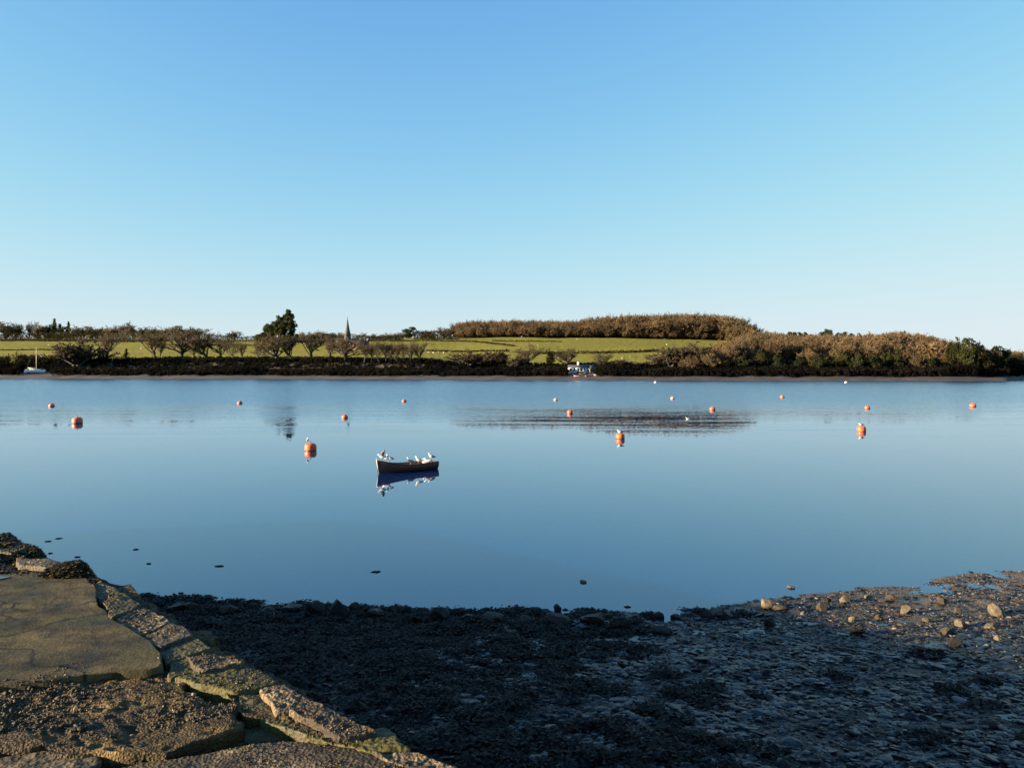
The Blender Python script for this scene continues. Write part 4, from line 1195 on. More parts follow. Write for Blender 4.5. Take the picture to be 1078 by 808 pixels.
# ------------------------------------------------------------------ yacht
M['white_paint'] = simple('white_gelcoat', (0.78, 0.78, 0.76), (0.70, 0.70, 0.69), 2, 0.35)
M['dark_glass'] = simple('dark_window', (0.02, 0.025, 0.03), (0.03, 0.035, 0.04), 2, 0.15)
M['antifoul'] = simple('dark_blue_boot_top', (0.02, 0.03, 0.06), (0.02, 0.025, 0.05), 2, 0.5)
M['mast'] = simple('pale_mast', (0.70, 0.64, 0.48), (0.62, 0.57, 0.44), 1, 0.4)
Y0 = float(shore_D(37)) + 19
yz = at_y(37, 391.0, Y0)
yz[2] = float(terrain(37, Y0)) + 0.4; KY = 20.5 * Y0 / F / 9.6
ya = thing('sailing_yacht', 'white sailing yacht with bare mast lying close under the far left bank', 'yacht', (yz[0], Y0, yz[2]), R(6), KY)
def yacht_rings(scale_b, zadd):
    rings = []
    for i in range(22):
        s = i / 21
        b = 1.45 * max(0.02, (math.sin(math.pi * (0.18 + 0.82 * s) ** 0.9)) ** 0.75 * (1.0 if s > 0.1 else 0.92))
        zs = 0.95 + 0.30 * s ** 2
        x = -4.8 + 9.6 * s
        ring = []
        for a in np.linspace(0, math.pi, 15):
            ring.append((x + 0.35 * s ** 4 * (math.cos(a) ** 2), b * math.cos(a), zs - (zs + 0.5) * math.sin(a) ** 0.7))
        rings.append(np.array(ring)[::-1])
    return rings
rg_ = yacht_rings(1, 0)
mb = MB(); mb.loft(rg_); mb.build('hull', M['white_paint'], ya)
mb = MB(); mb.prism([(-2.2, -.8), (1.2, -.75), (2.4, -.3), (2.4, .3), (1.2, .75), (-2.2, .8)], 1.02, 1.55); cb = mb.build('cabin', M['white_paint'], ya, False)
for sgn in (1, -1):
    for x0 in (-1.6, -0.5, 0.5):
        mb = MB(); mb.box((x0, sgn * .80, 1.32), (.7, .04, .2)); mb.build('window', M['dark_glass'], cb, False)
mb = MB(); mb.tube([(0.6, 0, 1.0), (0.6, 0, 12.2)], [.13, .09], 8); mb.build('mast', M['mast'], ya)
mb = MB(); mb.tube([(0.55, 0, 2.1), (-3.4, 0, 2.15)], .10, 8); mb.build('boom', M['mast'], ya)
mb = MB(); mb.tube([(5.0, 0, 1.3), (0.6, 0, 12.0)], .018, 4); mb.build('forestay', M['metal'], ya)
mb = MB(); mb.tube([(-4.7, 0, 1.0), (0.6, 0, 12.1)], .018, 4); mb.build('backstay', M['metal'], ya)
for sgn in (1, -1):
    mb = MB(); mb.tube([(0.4, sgn * 1.4, 1.05), (0.6, 0, 9.5)], .016, 4); mb.build('shroud', M['metal'], ya)
    mb = MB(); mb.tube([(x, sgn * y, z) for x, y, z in [(-4.6, 1.0, 1.5), (-2, 1.38, 1.6), (1, 1.36, 1.65), (3.5, .8, 1.75), (4.8, .1, 1.85)]], .02, 4); mb.build('guard_rail', M['metal'], ya)
mb = MB(); mb.box((-3.4, 0, 1.25), (1.6, 1.5, .5)); mb.build('cockpit_coaming', M['white_paint'], ya, False)

# ------------------------------------------------------------------ trees
def bare_tree_mesh(seed, spread=0.42, trunk_h=0.26, nl=7, n2=5, n3=6, n4=7, tw=0.0036, multi=1):
    """a leafless tree of height 1: (trunk MB, crown V, F)"""
    r = np.random.default_rng(seed)
    tr = MB(); seg = []
    def grow(p, d, L, rad, lev):
        n_ = 4 if lev < 2 else 3
        pts = [p]
        dd = d.copy()
        for i in range(n_):
            dd = dd + r.normal(0, 0.13 + 0.04 * lev, 3) + np.array([0, 0, 0.05 if lev else 0.0])
            dd /= np.linalg.norm(dd)
            pts.append(pts[-1] + dd * L / n_)
        pts = np.array(pts)
        if lev <= 2:
            tr.tube(pts, np.linspace(rad, rad * 0.55, len(pts)), 6 if lev == 0 else (4 if lev == 1 else 3), False)
        else:
            seg.append((pts[0], pts[-1], rad))
        if lev == 4: return
        cnt = (nl, n2, n3, n4)[lev]
        for c in range(cnt):
            u = r.uniform(0.55, 1.0) if lev == 0 else r.uniform(0.25, 1.0)
            if c == 0: u = 1.0
            k = min(int(u * n_), n_ - 1); q = pts[k] + (pts[k + 1] - pts[k]) * (u * n_ - k)
            az = r.uniform(0, 2 * math.pi) if lev else 2 * math.pi * (c + r.uniform(-.3, .3)) / cnt
            out = np.array([math.cos(az), math.sin(az), 0])
            lean = (0.75, 0.85, 0.8, 0.8)[lev] * r.uniform(0.6, 1.15)
            nd = dd * 0.55 + out * lean * (0.9 if lev else spread * 2.1) + np.array([0, 0, 0.42 if lev < 2 else 0.2])
            nd /= np.linalg.norm(nd)
            grow(q, nd, L * (1.35, 0.62, 0.62, 0.62)[lev] * r.uniform(0.7, 1.1), rad * (0.5, 0.5, 0.45, 0.6)[lev], lev + 1)
    for m in range(multi):
        d0 = np.array([0, 0, 1.0]) + (r.normal(0, 0.22, 3) if multi > 1 else r.normal(0, 0.05, 3))
        grow(np.array([r.normal(0, .03), r.normal(0, .03), -0.03]) if multi > 1 else np.array([0, 0, -0.03]), d0 / np.linalg.norm(d0), trunk_h, 0.024, 0)
    a = np.array([s[0] for s in seg]); b = np.array([s[1] for s in seg])
    n_ = len(a)
    d = b - a; sd = np.cross(d, r.normal(0, 1, (n_, 3))); sd /= np.linalg.norm(sd, axis=1)[:, None] + 1e-9
    wd = tw * r.uniform(0.6, 1.3, n_)[:, None]
    CV = np.stack([a - sd * wd, a + sd * wd, b + sd * wd * 0.3], 1).reshape(-1, 3)
    TV = np.vstack(tr.V)
    zmax = np.percentile(CV[:, 2], 99.5)
    CV = CV / zmax; TV = TV / zmax
    return TV, tr.faces(), CV, np.arange(n_ * 3).reshape(-1, 3)

BARE = [bare_tree_mesh(s, sp, th, nl) for s, sp, th, nl in ((1, .44, .22, 8), (2, .55, .18, 9), (3, .38, .25, 8), (4, .50, .22, 8), (5, .60, .16, 9), (6, .34, .28, 7))]
BUSH = [bare_tree_mesh(s, .6, .10, 6, 5, 5, 6, 0.006, 3) for s in (11, 12, 13)]
FOREST = [bare_tree_mesh(s_, sp_2, .13, 9, 5, 6, 7, .0042) for s_, sp_2 in ((51, .5), (52, .42), (53, .58), (54, .5), (55, .46))]
BARE_ME = [(mesh_data('trunk', a, b, M['bark']), mesh_data('crown', c, d, M['twigs'], False)) for a, b, c, d in BARE]
FOREST_ME = [(mesh_data('trunk', a, b, M['bark']), mesh_data('crown', c, d, M['twigs'], False)) for a, b, c, d in FOREST]
BUSH_ME = [(mesh_data('trunk', a, b, M['bark']), mesh_data('crown', c, d, M['twigs'], False)) for a, b, c, d in BUSH]
def wid(t): return np.percentile(np.abs(t[2][:, :2]), 97) * 2
FOREST_W = [wid(t) for t in FOREST]; BARE_W = [wid(t) for t in BARE]; BUSH_W = [wid(t) for t in BUSH]
NEED_W = {}

def leaf_tris(C, size, r):
    n_ = len(C)
    u = r.normal(0, 1, (n_, 3)); u /= np.linalg.norm(u, axis=1)[:, None]
    v = np.cross(u, r.normal(0, 1, (n_, 3))); v /= np.linalg.norm(v, axis=1)[:, None]
    s = size * r.uniform(0.5, 1.5, n_)[:, None]
    return np.stack([C - u * s * .5, C + u * s * .5, C + v * s], 1).reshape(-1, 3), np.arange(n_ * 3).reshape(-1, 3)

def clump_crown(blobs, n_, leaf, seed, gap=-0.15, freq=5.0):
    r = np.random.default_rng(seed)
    B = np.array(blobs, float)
    wgt = B[:, 3] ** 2; wgt /= wgt.sum()
    k = r.choice(len(B), n_, p=wgt)
    d = r.normal(0, 1, (n_, 3)); d /= np.linalg.norm(d, axis=1)[:, None]
    rad = r.uniform(0.35, 1.0, n_) ** 0.5 * (1 + 0.25 * vn(d * 3 + k[:, None] * 5.1, seed))
    C = B[k, :3] + d * (B[k, 3] * rad)[:, None] * np.array([1, 1, 0.8])
    C = C[vn(C * freq, seed + 5) > gap]
    return leaf_tris(C, leaf, r)

def trunk_mb(h=0.6, r0=0.03, lean=0.0, forks=3, seed=0):
    r = np.random.default_rng(seed); mb = MB()
    pts = [(lean * u * u + r.normal(0, .006), r.normal(0, .006), h * u - 0.04) for u in np.linspace(0, 1, 6)]
    mb.tube(pts, np.linspace(r0, r0 * .45, 6), 7)
    for k in range(forks):
        u = r.uniform(.4, .9); a = r.uniform(0, 6.28); L = r.uniform(.15, .3)
        b = np.array(pts[int(u * 5)]); e = b + np.array([math.cos(a) * L, math.sin(a) * L, L * .7])
        mb.tube([b, (b + e) / 2 + np.array([0, 0, .02]), e], [r0 * .5, r0 * .35, r0 * .15], 5)
    return mb

def conifer_meshes(seed, w=0.22, ragged=0.25, n_=2600, bare=0.1, shape=1.0):
    r = np.random.default_rng(seed)
    C = []
    nb = 90
    for b in range(nb):
        u = bare + (1 - bare) * (b / nb) ** 0.9
        L = w * ((1 - u) ** shape) * (1 + r.normal(0, ragged)) + 0.012
        a = r.uniform(0, 6.28)
        m = max(6, int(n_ / nb * (L / w + .25)))
        q = r.uniform(0.1, 1, m)
        x = np.cos(a) * L * q + r.normal(0, .012 + .05 * L, m); y = np.sin(a) * L * q + r.normal(0, .012 + .05 * L, m)
        z = u - L * q * 0.35 + L * 0.15 + r.normal(0, .012, m)
        C.append(np.stack([x, y, z], 1))
    V_, F_ = leaf_tris(np.vstack(C), 0.035, r)
    mb = trunk_mb(0.97, 0.016, 0, 0, seed)
    return mesh_data('trunk', np.vstack(mb.V), mb.faces(), M['bark']), mesh_data('crown', V_, F_, M['needles'], False)

def round_meshes(seed, mat, w=0.45, base=0.12, n_=4200, leaf=0.045, nblob=16, flat=1.0):
    r = np.random.default_rng(seed)
    bl = []
    for k in range(nblob):
        a = r.uniform(0, 6.28); u = r.uniform(0, 1) ** .7
        rr = r.uniform(.10, .2) * (w / .45)
        z = base + .15 + (0.82 - base - .15) * r.uniform(0, 1)
        lim = w * .72 * math.sqrt(max(.08, 1 - ((z - .5) / .55) ** 2)) * flat
        bl.append((math.cos(a) * lim * u, math.sin(a) * lim * u, z, rr))
    bl.append((r.normal(0, .05), r.normal(0, .05), .84, .15))
    V_, F_ = clump_crown(bl, n_, leaf, seed, -0.25, 6)
    z = V_[:, 2].max(); V_ = V_ / z
    mb = trunk_mb(.7, .03, 0, 4, seed)
    return mesh_data('trunk', np.vstack(mb.V), mb.faces(), M['bark']), mesh_data('crown', V_, F_, mat, False)

def pine_meshes(seed):
    """open-topped pine: bare leaning stem, flat clumps of needles"""
    r = np.random.default_rng(seed)
    bl = [(r.normal(0, .13), r.normal(0, .13), r.uniform(.55, .92), r.uniform(.07, .13)) for _ in range(9)]
    V_, F_ = clump_crown(bl, 1700, .04, seed, -.2, 7)
    V_ = V_ / V_[:, 2].max()
    mb = trunk_mb(.85, .02, r.normal(0, .06), 5, seed)
    return mesh_data('trunk', np.vstack(mb.V), mb.faces(), M['bark']), mesh_data('crown', V_, F_, M['needles'], False)

CONI = [conifer_meshes(21), conifer_meshes(22, .28, .35), conifer_meshes(23, .18)]
ROUND = [round_meshes(31, M['evergreen']), round_meshes(32, M['evergreen'], .55), round_meshes(33, M['needles'], .5, .05), round_meshes(34, M['needles'], .36, .0)]
PINE = [pine_meshes(41), pine_meshes(42), pine_meshes(43)]

def tree(name, mes, loc, h, label, cat='tree', wscale=1.0, yaw=None, group=None):
    t_ = thing(name, label, cat, loc, random.uniform(0, 6.28) if yaw is None else yaw, (h * wscale, h * wscale, h), group)
    obj('trunk', mes[0], t_); obj('crown', mes[1], t_)
    return t_

def bare(px, py, top, wpx, label, k, bush=False, group=None, loc=None):
    p = hit(px, py) if loc is None else loc
    h = (py - top) * p[1] / F
    ws = 1.3 * wpx * p[1] / F / h / ((BUSH_W if bush else BARE_W)[k])
    name = 'bare_bush' if bush else 'bare_tree'
    t_ = tree(name, (BUSH_ME if bush else BARE_ME)[k], p, h * random.uniform(.92, 1.12), label, 'tree', ws * random.uniform(.85, 1.3), None, group)
    t_.rotation_euler = (random.uniform(-.09, .09), random.uniform(-.13, .13), t_.rotation_euler[2])
    return t_

random.seed(8)
GS = 'trees on the skyline beyond the left pasture'
def sky_tree(px, top, wpx, label, k, base=None, extra=25, kind='bare', bush=False, group=GS):
    Dr, zr = ridge(px); D = float(Dr) + extra
    p = at_y(px, 0, D); p[2] = float(terrain(px, D)) - 0.5
    ybase = 390 - (p[2] - CAMZ) * F / D
    h = (ybase - top) * D / F
    if kind == 'bare':
        thin = wpx < 12
        ws = 1.45 * wpx * D / F / h / (BARE_W[k] if thin else FOREST_W[k % 5])
        return tree('bare_tree', BARE_ME[k] if thin else FOREST_ME[k % 5], p, h, label, 'tree', ws, None, group)
    mes = {'coni': CONI, 'round': ROUND, 'pine': PINE}[kind][k]
    base_w = {'coni': .42, 'round': .95, 'pine': .6}[kind]
    return tree({'coni': 'conifer_tree', 'round': 'evergreen_tree', 'pine': 'pine_tree'}[kind], mes, p, h, label, 'tree', wpx * D / F / h / base_w, None, group)

sky_tree(3, 339, 20, 'broad brown bare tree on the skyline at the extreme left edge', 1)
sky_tree(13, 340, 16, 'bare tree on the skyline, second from the left edge', 4)
sky_tree(27, 338, 11, 'small thin bare tree standing clear on the skyline above the yacht', 2)
sky_tree(37, 343, 14, 'low bare tree on the skyline just left of the dark conifers', 1, bush=True)
sky_tree(44, 341, 13, 'bare tree touching the left side of the dark conifer clump', 3)
sky_tree(49, 342, 8, 'short dark conifer leading the conifer clump on the skyline', 2, kind='coni')
sky_tree(54, 335.5, 11, 'tallest pointed dark conifer of the skyline clump above the yacht', 0, kind='coni')
sky_tree(60, 341, 13, 'bushy dark conifer behind the tallest pointed one', 1, kind='coni')
sky_tree(69, 338.5, 10, 'pointed dark conifer at the right end of the skyline clump', 0, kind='coni')
sky_tree(64, 343, 12, 'low wide evergreen between the two pointed conifers', 2, kind='round')
for k, (px, top, w_px) in enumerate([(78, 345, 13), (84, 343.5, 14), (92, 344, 14), (99, 344.5, 13), (106, 345, 12)]):
    sky_tree(px, top, w_px, 'bare tree of the skyline row between the conifer clump and the tall bare trees', k % 6)
for px, top, w_px, k, lab in [(118, 343, 14, 0, 'bare tree on the skyline behind the leaning field tree'), (128, 340, 13, 3, 'tallest bare tree on the skyline left of the hedged trees'),
                              (138, 344, 15, 1, 'rounded reddish bare tree on the skyline, left of its twin'), (149, 344, 16, 4, 'rounded reddish bare tree on the skyline, right of its twin'),
                              (160, 345, 14, 0, 'bare tree on the skyline behind the paired field trunks'), (170, 345.5, 13, 3, 'bare tree on the skyline right of the paired field trunks'),
                              (181, 346, 14, 5, 'bare tree on the skyline at the left foot of the broad crowned tree'), (190, 343, 20, 1, 'broad crowned bare tree, highest on the skyline left of the pine'),
                              (203, 344.5, 14, 4, 'bare tree on the skyline tucked against the broad crowned one'), (217, 350, 9, 2, 'very small bare tree alone on the open skyline'),
                              (244, 348.5, 12, 1, 'squat bare clump alone on the skyline left of the big pine')]:
    sky_tree(px, top, w_px, lab, k, bush=(px == 244))
for k, (px, top, w_px) in enumerate([(318, 350, 14), (326, 349.5, 13), (334, 349, 15), (342, 349.5, 13), (350, 350, 12), (357, 350, 11), (376, 350, 11), (383, 351, 11), (392, 351.5, 12), (402, 351.5, 11), (411, 350.5, 12), (419, 349.5, 11)]):
    sky_tree(px, top, w_px, 'bare tree in the low skyline row on either side of the church spire', (k * 5) % 6, group='low skyline trees either side of the church spire', extra=20 + 12 * (k % 3))
sky_tree(431, 343.5, 19, 'dark rounded evergreen on the skyline right of the church spire', 2, kind='round', group='skyline trees right of the spire')
for px, top, w_px, k, lab in [(421, 350, 10, 0, 'low bare tree against the left side of the dark rounded evergreen'), (446, 347, 12, 3, 'bare tree against the right side of the dark rounded evergreen'),
                              (456, 347.5, 12, 4, 'bare tree midway between rounded evergreen and hilltop wood'), (467, 344, 15, 1, 'broad bare tree on the skyline beside the hilltop wood'), (475, 346, 12, 0, 'bare tree at the very start of the hilltop wood')]:
    sky_tree(px, top, w_px, lab, k, group='skyline trees right of the spire')

# the big dark pine: three overlapping heads stepping up to the right
bl = []
r3 = np.random.default_rng(55)
PZ = [0.0, .25, .45, .52, .75, .9, 1.0]
PL = np.array([-27, -22, -15, -9, -2, 4, 7.5]) / 36; PR = np.array([19, 20, 18, 16, 13.5, 11.5, 9.5]) / 36
for k in range(150):
    z = 0.04 + 0.95 * r3.random() ** 1.15
    xl, xr = np.interp(z, PZ, PL), np.interp(z, PZ, PR)
    hw = (xr - xl) / 2
    x = xl + (xr - xl) * r3.random()
    y = r3.uniform(-1, 1) * hw * .8
    bl.append((x, y, z, min(.085, .03 + hw * .14)))
V_, F_ = clump_crown(bl, 26000, .030, 57, -.62, 9)
mb = trunk_mb(.9, .04, .15, 6, 58)
pbig = hit(295, 361)
hb = (362 - 326) * pbig[1] / F
bigp = tree('pine_tree', (mesh_data('trunk', np.vstack(mb.V), mb.faces(), M['bark']), mesh_data('crown', V_, F_, M['needles'], False)), pbig, hb / 1.02,
            'largest dark pine on the skyline, its top stepping up to the right', 'tree', 1.0, 0.0)

# field-edge trees behind the bank
GF = 'bare trees along the lower edge of the left pasture'
for px, py, top, w_px, k, lab in [
    (113, 380, 346, 24, 2, 'bare tree with one tall leaning trunk at the pasture edge right of the rounded bush'),
    (163, 379, 347, 22, 0, 'bare tree with dark trunk, left of the close pair at the pasture edge'), (168, 379, 350, 18, 3, 'bare tree with dark trunk, right of the close pair at the pasture edge'),
    (191, 379, 349, 24, 4, 'bare tree at the pasture edge below the broad crowned skyline tree'), (206, 379, 357, 14, 5, 'thin bare tree at the pasture edge right of the broad crowned tree'),
    (221, 379, 352, 22, 1, 'forked bare tree at the pasture edge below the open skyline'), (235, 379, 353, 20, 0, 'dark stemmed bare tree at the pasture edge below the squat skyline clump'),
    (248, 380, 354, 17, 5, 'slender bare tree right of the dark stemmed one at the pasture edge'), (254, 380, 357, 13, 2, 'thinnest bare tree beside the slender one at the pasture edge'),
    (271, 380, 356, 15, 3, 'bare tree at the pasture edge left of the big pine'), (292, 380, 352, 26, 4, 'spreading bare tree in front of the big dark pine'),
    (308, 380, 352, 22, 1, 'forked bare tree in front of the right foot of the big pine'), (328, 380, 350, 24, 0, 'stout bare tree between big pine and church'),
    (347, 380, 352, 20, 3, 'bare tree just left of the church'), (364, 381, 358, 24, 4, 'bare tree with V shaped trunk directly below the church spire')]:
    bare(px, py, top, w_px, lab, k, False, GF)
for k, px in enumerate((383, 391, 399, 406, 413, 419, 425, 433, 442)):
    bare(px, 382.5, 357.5 + (k % 3), 15, 'bare tree in the close row whose dark crowns join into one band', (0, 3, 5, 2)[k % 4], False, 'close row of trees with joined crowns right of the church')
bare(79, 389, 357, 30, 'large rounded russet bush on the bank right of the yacht', 0, True)
GB = 'trees on the lower bank near the cottage'
for px, py, top, w_px, k, b_, lab in [(497, 387, 371, 20, 0, True, 'olive brown bush on the bank, left of the pair below the hilltop wood'), (514, 387, 370, 24, 1, True, 'olive brown bush on the bank, right of the pair below the hilltop wood'),
                                  (553, 387, 364, 22, 0, False, 'round headed bare tree left of the dark evergreen near the cottage'), (597, 387, 368, 20, 1, False, 'mauve bare tree between dark evergreen and cottage'),
                                  (631, 391, 371, 18, 2, False, 'thin bare tree against the right end of the white cottage'), (545, 388, 375, 14, 2, True, 'low bush beneath the round headed tree near the cottage'),
                                  (708, 388, 366, 26, 1, True, 'brown bush at the left end of the slope woodland'), (729, 388, 363, 28, 0, True, 'wide brown bush next along the edge of the slope woodland'), (656, 389, 379, 20, 2, True, 'low bush on the bank right of the cottage')]:
    bare(px, py, top, w_px, lab, k, b_, GB)
def ever(px, py, top, wpx, label, mes, name='evergreen_tree', bw=0.95, loc=None):
    p = hit(px, py) if loc is None else loc
    h = (py - top) * p[1] / F
    return tree(name, mes, p, h, label, 'tree', wpx * p[1] / F / h / bw)
ever(133, 381, 367, 9, 'small dark conifer at the pasture edge, left of the paired trunks', CONI[1], 'conifer_tree', .5)
ever(580, 387, 369, 14, 'dark blunt evergreen standing left of the white cottage', ROUND[3], bw=.75)
ever(529, 387, 376, 12, 'small dark evergreen on the bank right of the olive bushes', ROUND[2])
ever(347.5, 381, 374, 8, 'tiny dark evergreen at the pasture edge below the church', ROUND[3], bw=.75)

# ------------------------------------------------------------------ woods
def wood(name, pos, hs, label, seed, protos, mat, wmul=1.0, every=1):
    r = np.random.default_rng(seed)
    Vc, Fc, at_, off = [], [], [], 0
    for i, (p, h) in enumerate(zip(pos, hs)):
        TV, TF, CV, CF = (BUSH[i % 3] if h < 0 else protos[i % len(protos)]); h = abs(h)
        a = r.uniform(0, 6.28); c, s = math.cos(a), math.sin(a)
        m = np.array([[c, s, 0], [-s, c, 0], [0, 0, 1]])
        sc_ = np.array([h * wmul, h * wmul, h])
        keep_ = CF[::every]
        v = CV[keep_.ravel()] * np.array([1, 1, 1])
        v = (v * sc_) @ m + p
        if every > 1:
            q = v.reshape(-1, 3, 3); mid = (q[:, 0] + q[:, 1]) / 2
            q[:, 0] = mid + (q[:, 0] - mid) * 1.6; q[:, 1] = mid + (q[:, 1] - mid) * 1.6; v = q.reshape(-1, 3)
        Vc.append(v); Fc.append(np.arange(len(v)).reshape(-1, 3) + off); off += len(v)
        tn = r.uniform(0, 1); at_.append(np.full(len(v), tn))
        # stem: a tapered three-sided post
        rr = 0.012 * h
        th = np.arange(3) * 2.094 + a
        st = np.vstack([np.stack([np.cos(th) * rr, np.sin(th) * rr, np.full(3, -.5)], 1), np.stack([np.cos(th) * rr * .4, np.sin(th) * rr * .4, np.full(3, .55 * h)], 1)]) + p
        Vc.append(st); Fc.append(np.array([[0, 1, 4], [0, 4, 3], [1, 2, 5], [1, 5, 4], [2, 0, 3], [2, 3, 5]]) + off); off += 6
        at_.append(np.full(6, 0.0))
    o = mk(name, np.vstack(Vc), np.vstack(Fc), mat, None, False, np.concatenate(at_))
    return tag(o, label, 'woodland', kind='stuff')

r4 = np.random.default_rng(91)
# hilltop wood: front edge along the top of the field
pos, hs = [], []
for row in range(9):
    for px in np.arange(483, 796, 5.6):
        q = px + r4.uniform(-2.5, 2.5)
        Dr, zr = ridge(q); D = float(Dr) + 6 + row * 9 + r4.uniform(-3, 3)
        top = np.interp(q, [478, 484, 500, 540, 610, 618, 640, 690, 730, 765, 785, 800], [346, 340, 338, 337.5, 338.5, 336, 334, 332, 331.5, 333.5, 340, 348]) + r4.uniform(-0.6, 2.6) + (r4.uniform(2, 11) if row < 2 else 0)
        p = at_y(q, 0, D); p[2] = float(terrain(q, D))
        yb = 390 - (p[2] - CAMZ) * F / D
        h = (yb - top) * D / F
        if h < 3: continue
        pos.append(p); hs.append(h)
for row in range(6):                    # undergrowth beneath the hilltop trees
    for px in np.arange(483, 794, 5.0):
        q = px + r4.uniform(-2.5, 2.5); D = float(ridge(q)[0]) + 4 + row * 9 + r4.uniform(-3, 3)
        p = at_y(q, 0, D); p[2] = float(terrain(q, D)); pos.append(p); hs.append(-r4.uniform(5, 8.5))
wood('woodland', pos, hs, 'brown leafless hilltop wood along the top of the field', 5, FOREST, M['twigs_wood'], 1.0, 1)

SLOPE_EV = [
    (945, 391, 368, 15, CONI[1], 'conifer_tree', .5, 'sunlit green conifer low on the wooded slope near the shore'),
    (1006, 392, 354, 20, ROUND[0], 'evergreen_tree', .95, 'tall olive evergreen on its left lit side, left of the evergreen pair by the shore'),
    (1021, 393, 354, 24, ROUND[2], 'evergreen_tree', .95, 'tallest dark evergreen by the shore at the right end of the woodland'),
    (1034, 393, 362, 18, ROUND[1], 'evergreen_tree', .95, 'dark evergreen stepping down right of the tallest one'),
    (1053, 393, 363, 22, ROUND[2], 'evergreen_tree', .95, 'dark evergreen near the right edge with brown trees before it'),
    (1072, 391, 372, 18, ROUND[3], 'evergreen_tree', .75, 'low dark evergreen cut by the right edge of the view'),
    (903, 391, 372, 18, ROUND[2], 'evergreen_tree', .95, 'dark evergreen among shaded trunks low on the wooded slope'),
    (886, 391, 371, 14, ROUND[1], 'evergreen_tree', .95, 'green evergreen low on the slope left of the shaded trunks'),
    (806, 372, 353, 14, ROUND[3], 'evergreen_tree', .75, 'dark evergreen at the right foot of the hilltop wood'),
    (762, 391, 377, 14, ROUND[2], 'evergreen_tree', .95, 'dark ivy covered tree at the left foot of the brown slope'),
    (782, 391, 374, 15, ROUND[3], 'evergreen_tree', .75, 'dark blunt evergreen near the shore right of the sunlit scrub patch'),
    (800, 388, 368, 16, ROUND[0], 'evergreen_tree', .95, 'olive evergreen half way up the left part of the brown slope'),
    (818, 391, 372, 18, ROUND[2], 'evergreen_tree', .95, 'wide dark evergreen by the shore below the leftmost slope pines'),
    (835, 384, 364, 15, ROUND[1], 'evergreen_tree', .95, 'olive evergreen high on the slope under the leftmost slope pines'),
    (842, 392, 374, 15, ROUND[3], 'evergreen_tree', .75, 'dark evergreen by the shore left of the ivy covered tree'),
    (878, 386, 366, 14, ROUND[2], 'evergreen_tree', .95, 'dark evergreen high on the slope under the tallest slope pine'),
    (920, 391, 373, 18, ROUND[3], 'evergreen_tree', .75, 'dark evergreen by the shore just left of the sunlit conifer'),
    (934, 388, 370, 14, ROUND[2], 'evergreen_tree', .95, 'dark evergreen directly behind the sunlit conifer'),
    (964, 391, 374, 15, ROUND[1], 'evergreen_tree', .95, 'green evergreen by the shore just right of the sunlit conifer'),
    (984, 392, 375, 15, ROUND[2], 'evergreen_tree', .95, 'low dark evergreen by the shore left of the tall olive evergreen'),
    (862, 392, 375, 20, ROUND[2], 'evergreen_tree', .95, 'dark ivy covered tree at the shore below the brown slope')]
EV_AT = [(e[0], e[3], float(hit(e[0], e[1])[1])) for e in SLOPE_EV]
pos_l, hs_l = [], []
for row in range(3):
    for px in np.arange(-330, -8, 6.5):
        q = px + r4.uniform(-3, 3); D = float(ridge(q)[0]) + 8 + row * 12
        p = at_y(q, 0, D); p[2] = float(terrain(q, D)); pos_l.append(p); hs_l.append(r4.uniform(8, 14))
wood('woodland', pos_l, hs_l, 'bare trees carrying the skyline on beyond the left edge', 15, FOREST, M['twigs_wood'], 1.0, 2)
# slope woodland down to the shore on the right
pos, hs = [], []
for D_off in np.arange(24, 240, 9.5):
    for px in np.arange(722, 1300, 8.5):
        q = px + r4.uniform(-4, 4)
        S = float(shore_D(q)); Dr = float(ridge(q)[0]); D = S + D_off + r4.uniform(-4, 4)
        if D > Dr + 25 or any(abs(q - ex) < ew * .62 and D < ed + 7 for ex, ew, ed in EV_AT): continue
        if q < 800 and D_off > np.interp(q, [722, 745, 770, 800], [32, 60, 110, 300]): continue
        p = at_y(q, 0, D); p[2] = float(terrain(q, D))
        h = r4.uniform(6.5, 12.5) * np.interp(q, [722, 780, 900, 1000, 1040, 1075], [.65, 1, 1.05, 1.0, .9, .75])
        lim = np.interp(q, [722, 760, 790, 815, 830, 870, 905, 925, 955, 975, 1000, 1030, 1060, 1078], [366, 358, 350, 350, 352.5, 353.5, 354, 351, 350, 353, 360, 366, 370, 371]) + r4.uniform(-1, 2.5)
        yb = 390 - (p[2] - CAMZ) * F / D
        h = min(h, max(3.0, (yb - lim) * D / F))
        pos.append(p); hs.append(h)
wood('woodland', pos, hs, 'russet leafless woodland covering the slope down to the shore', 6, FOREST + BUSH[:2], M['twigs_wood'], 1.05, 1)

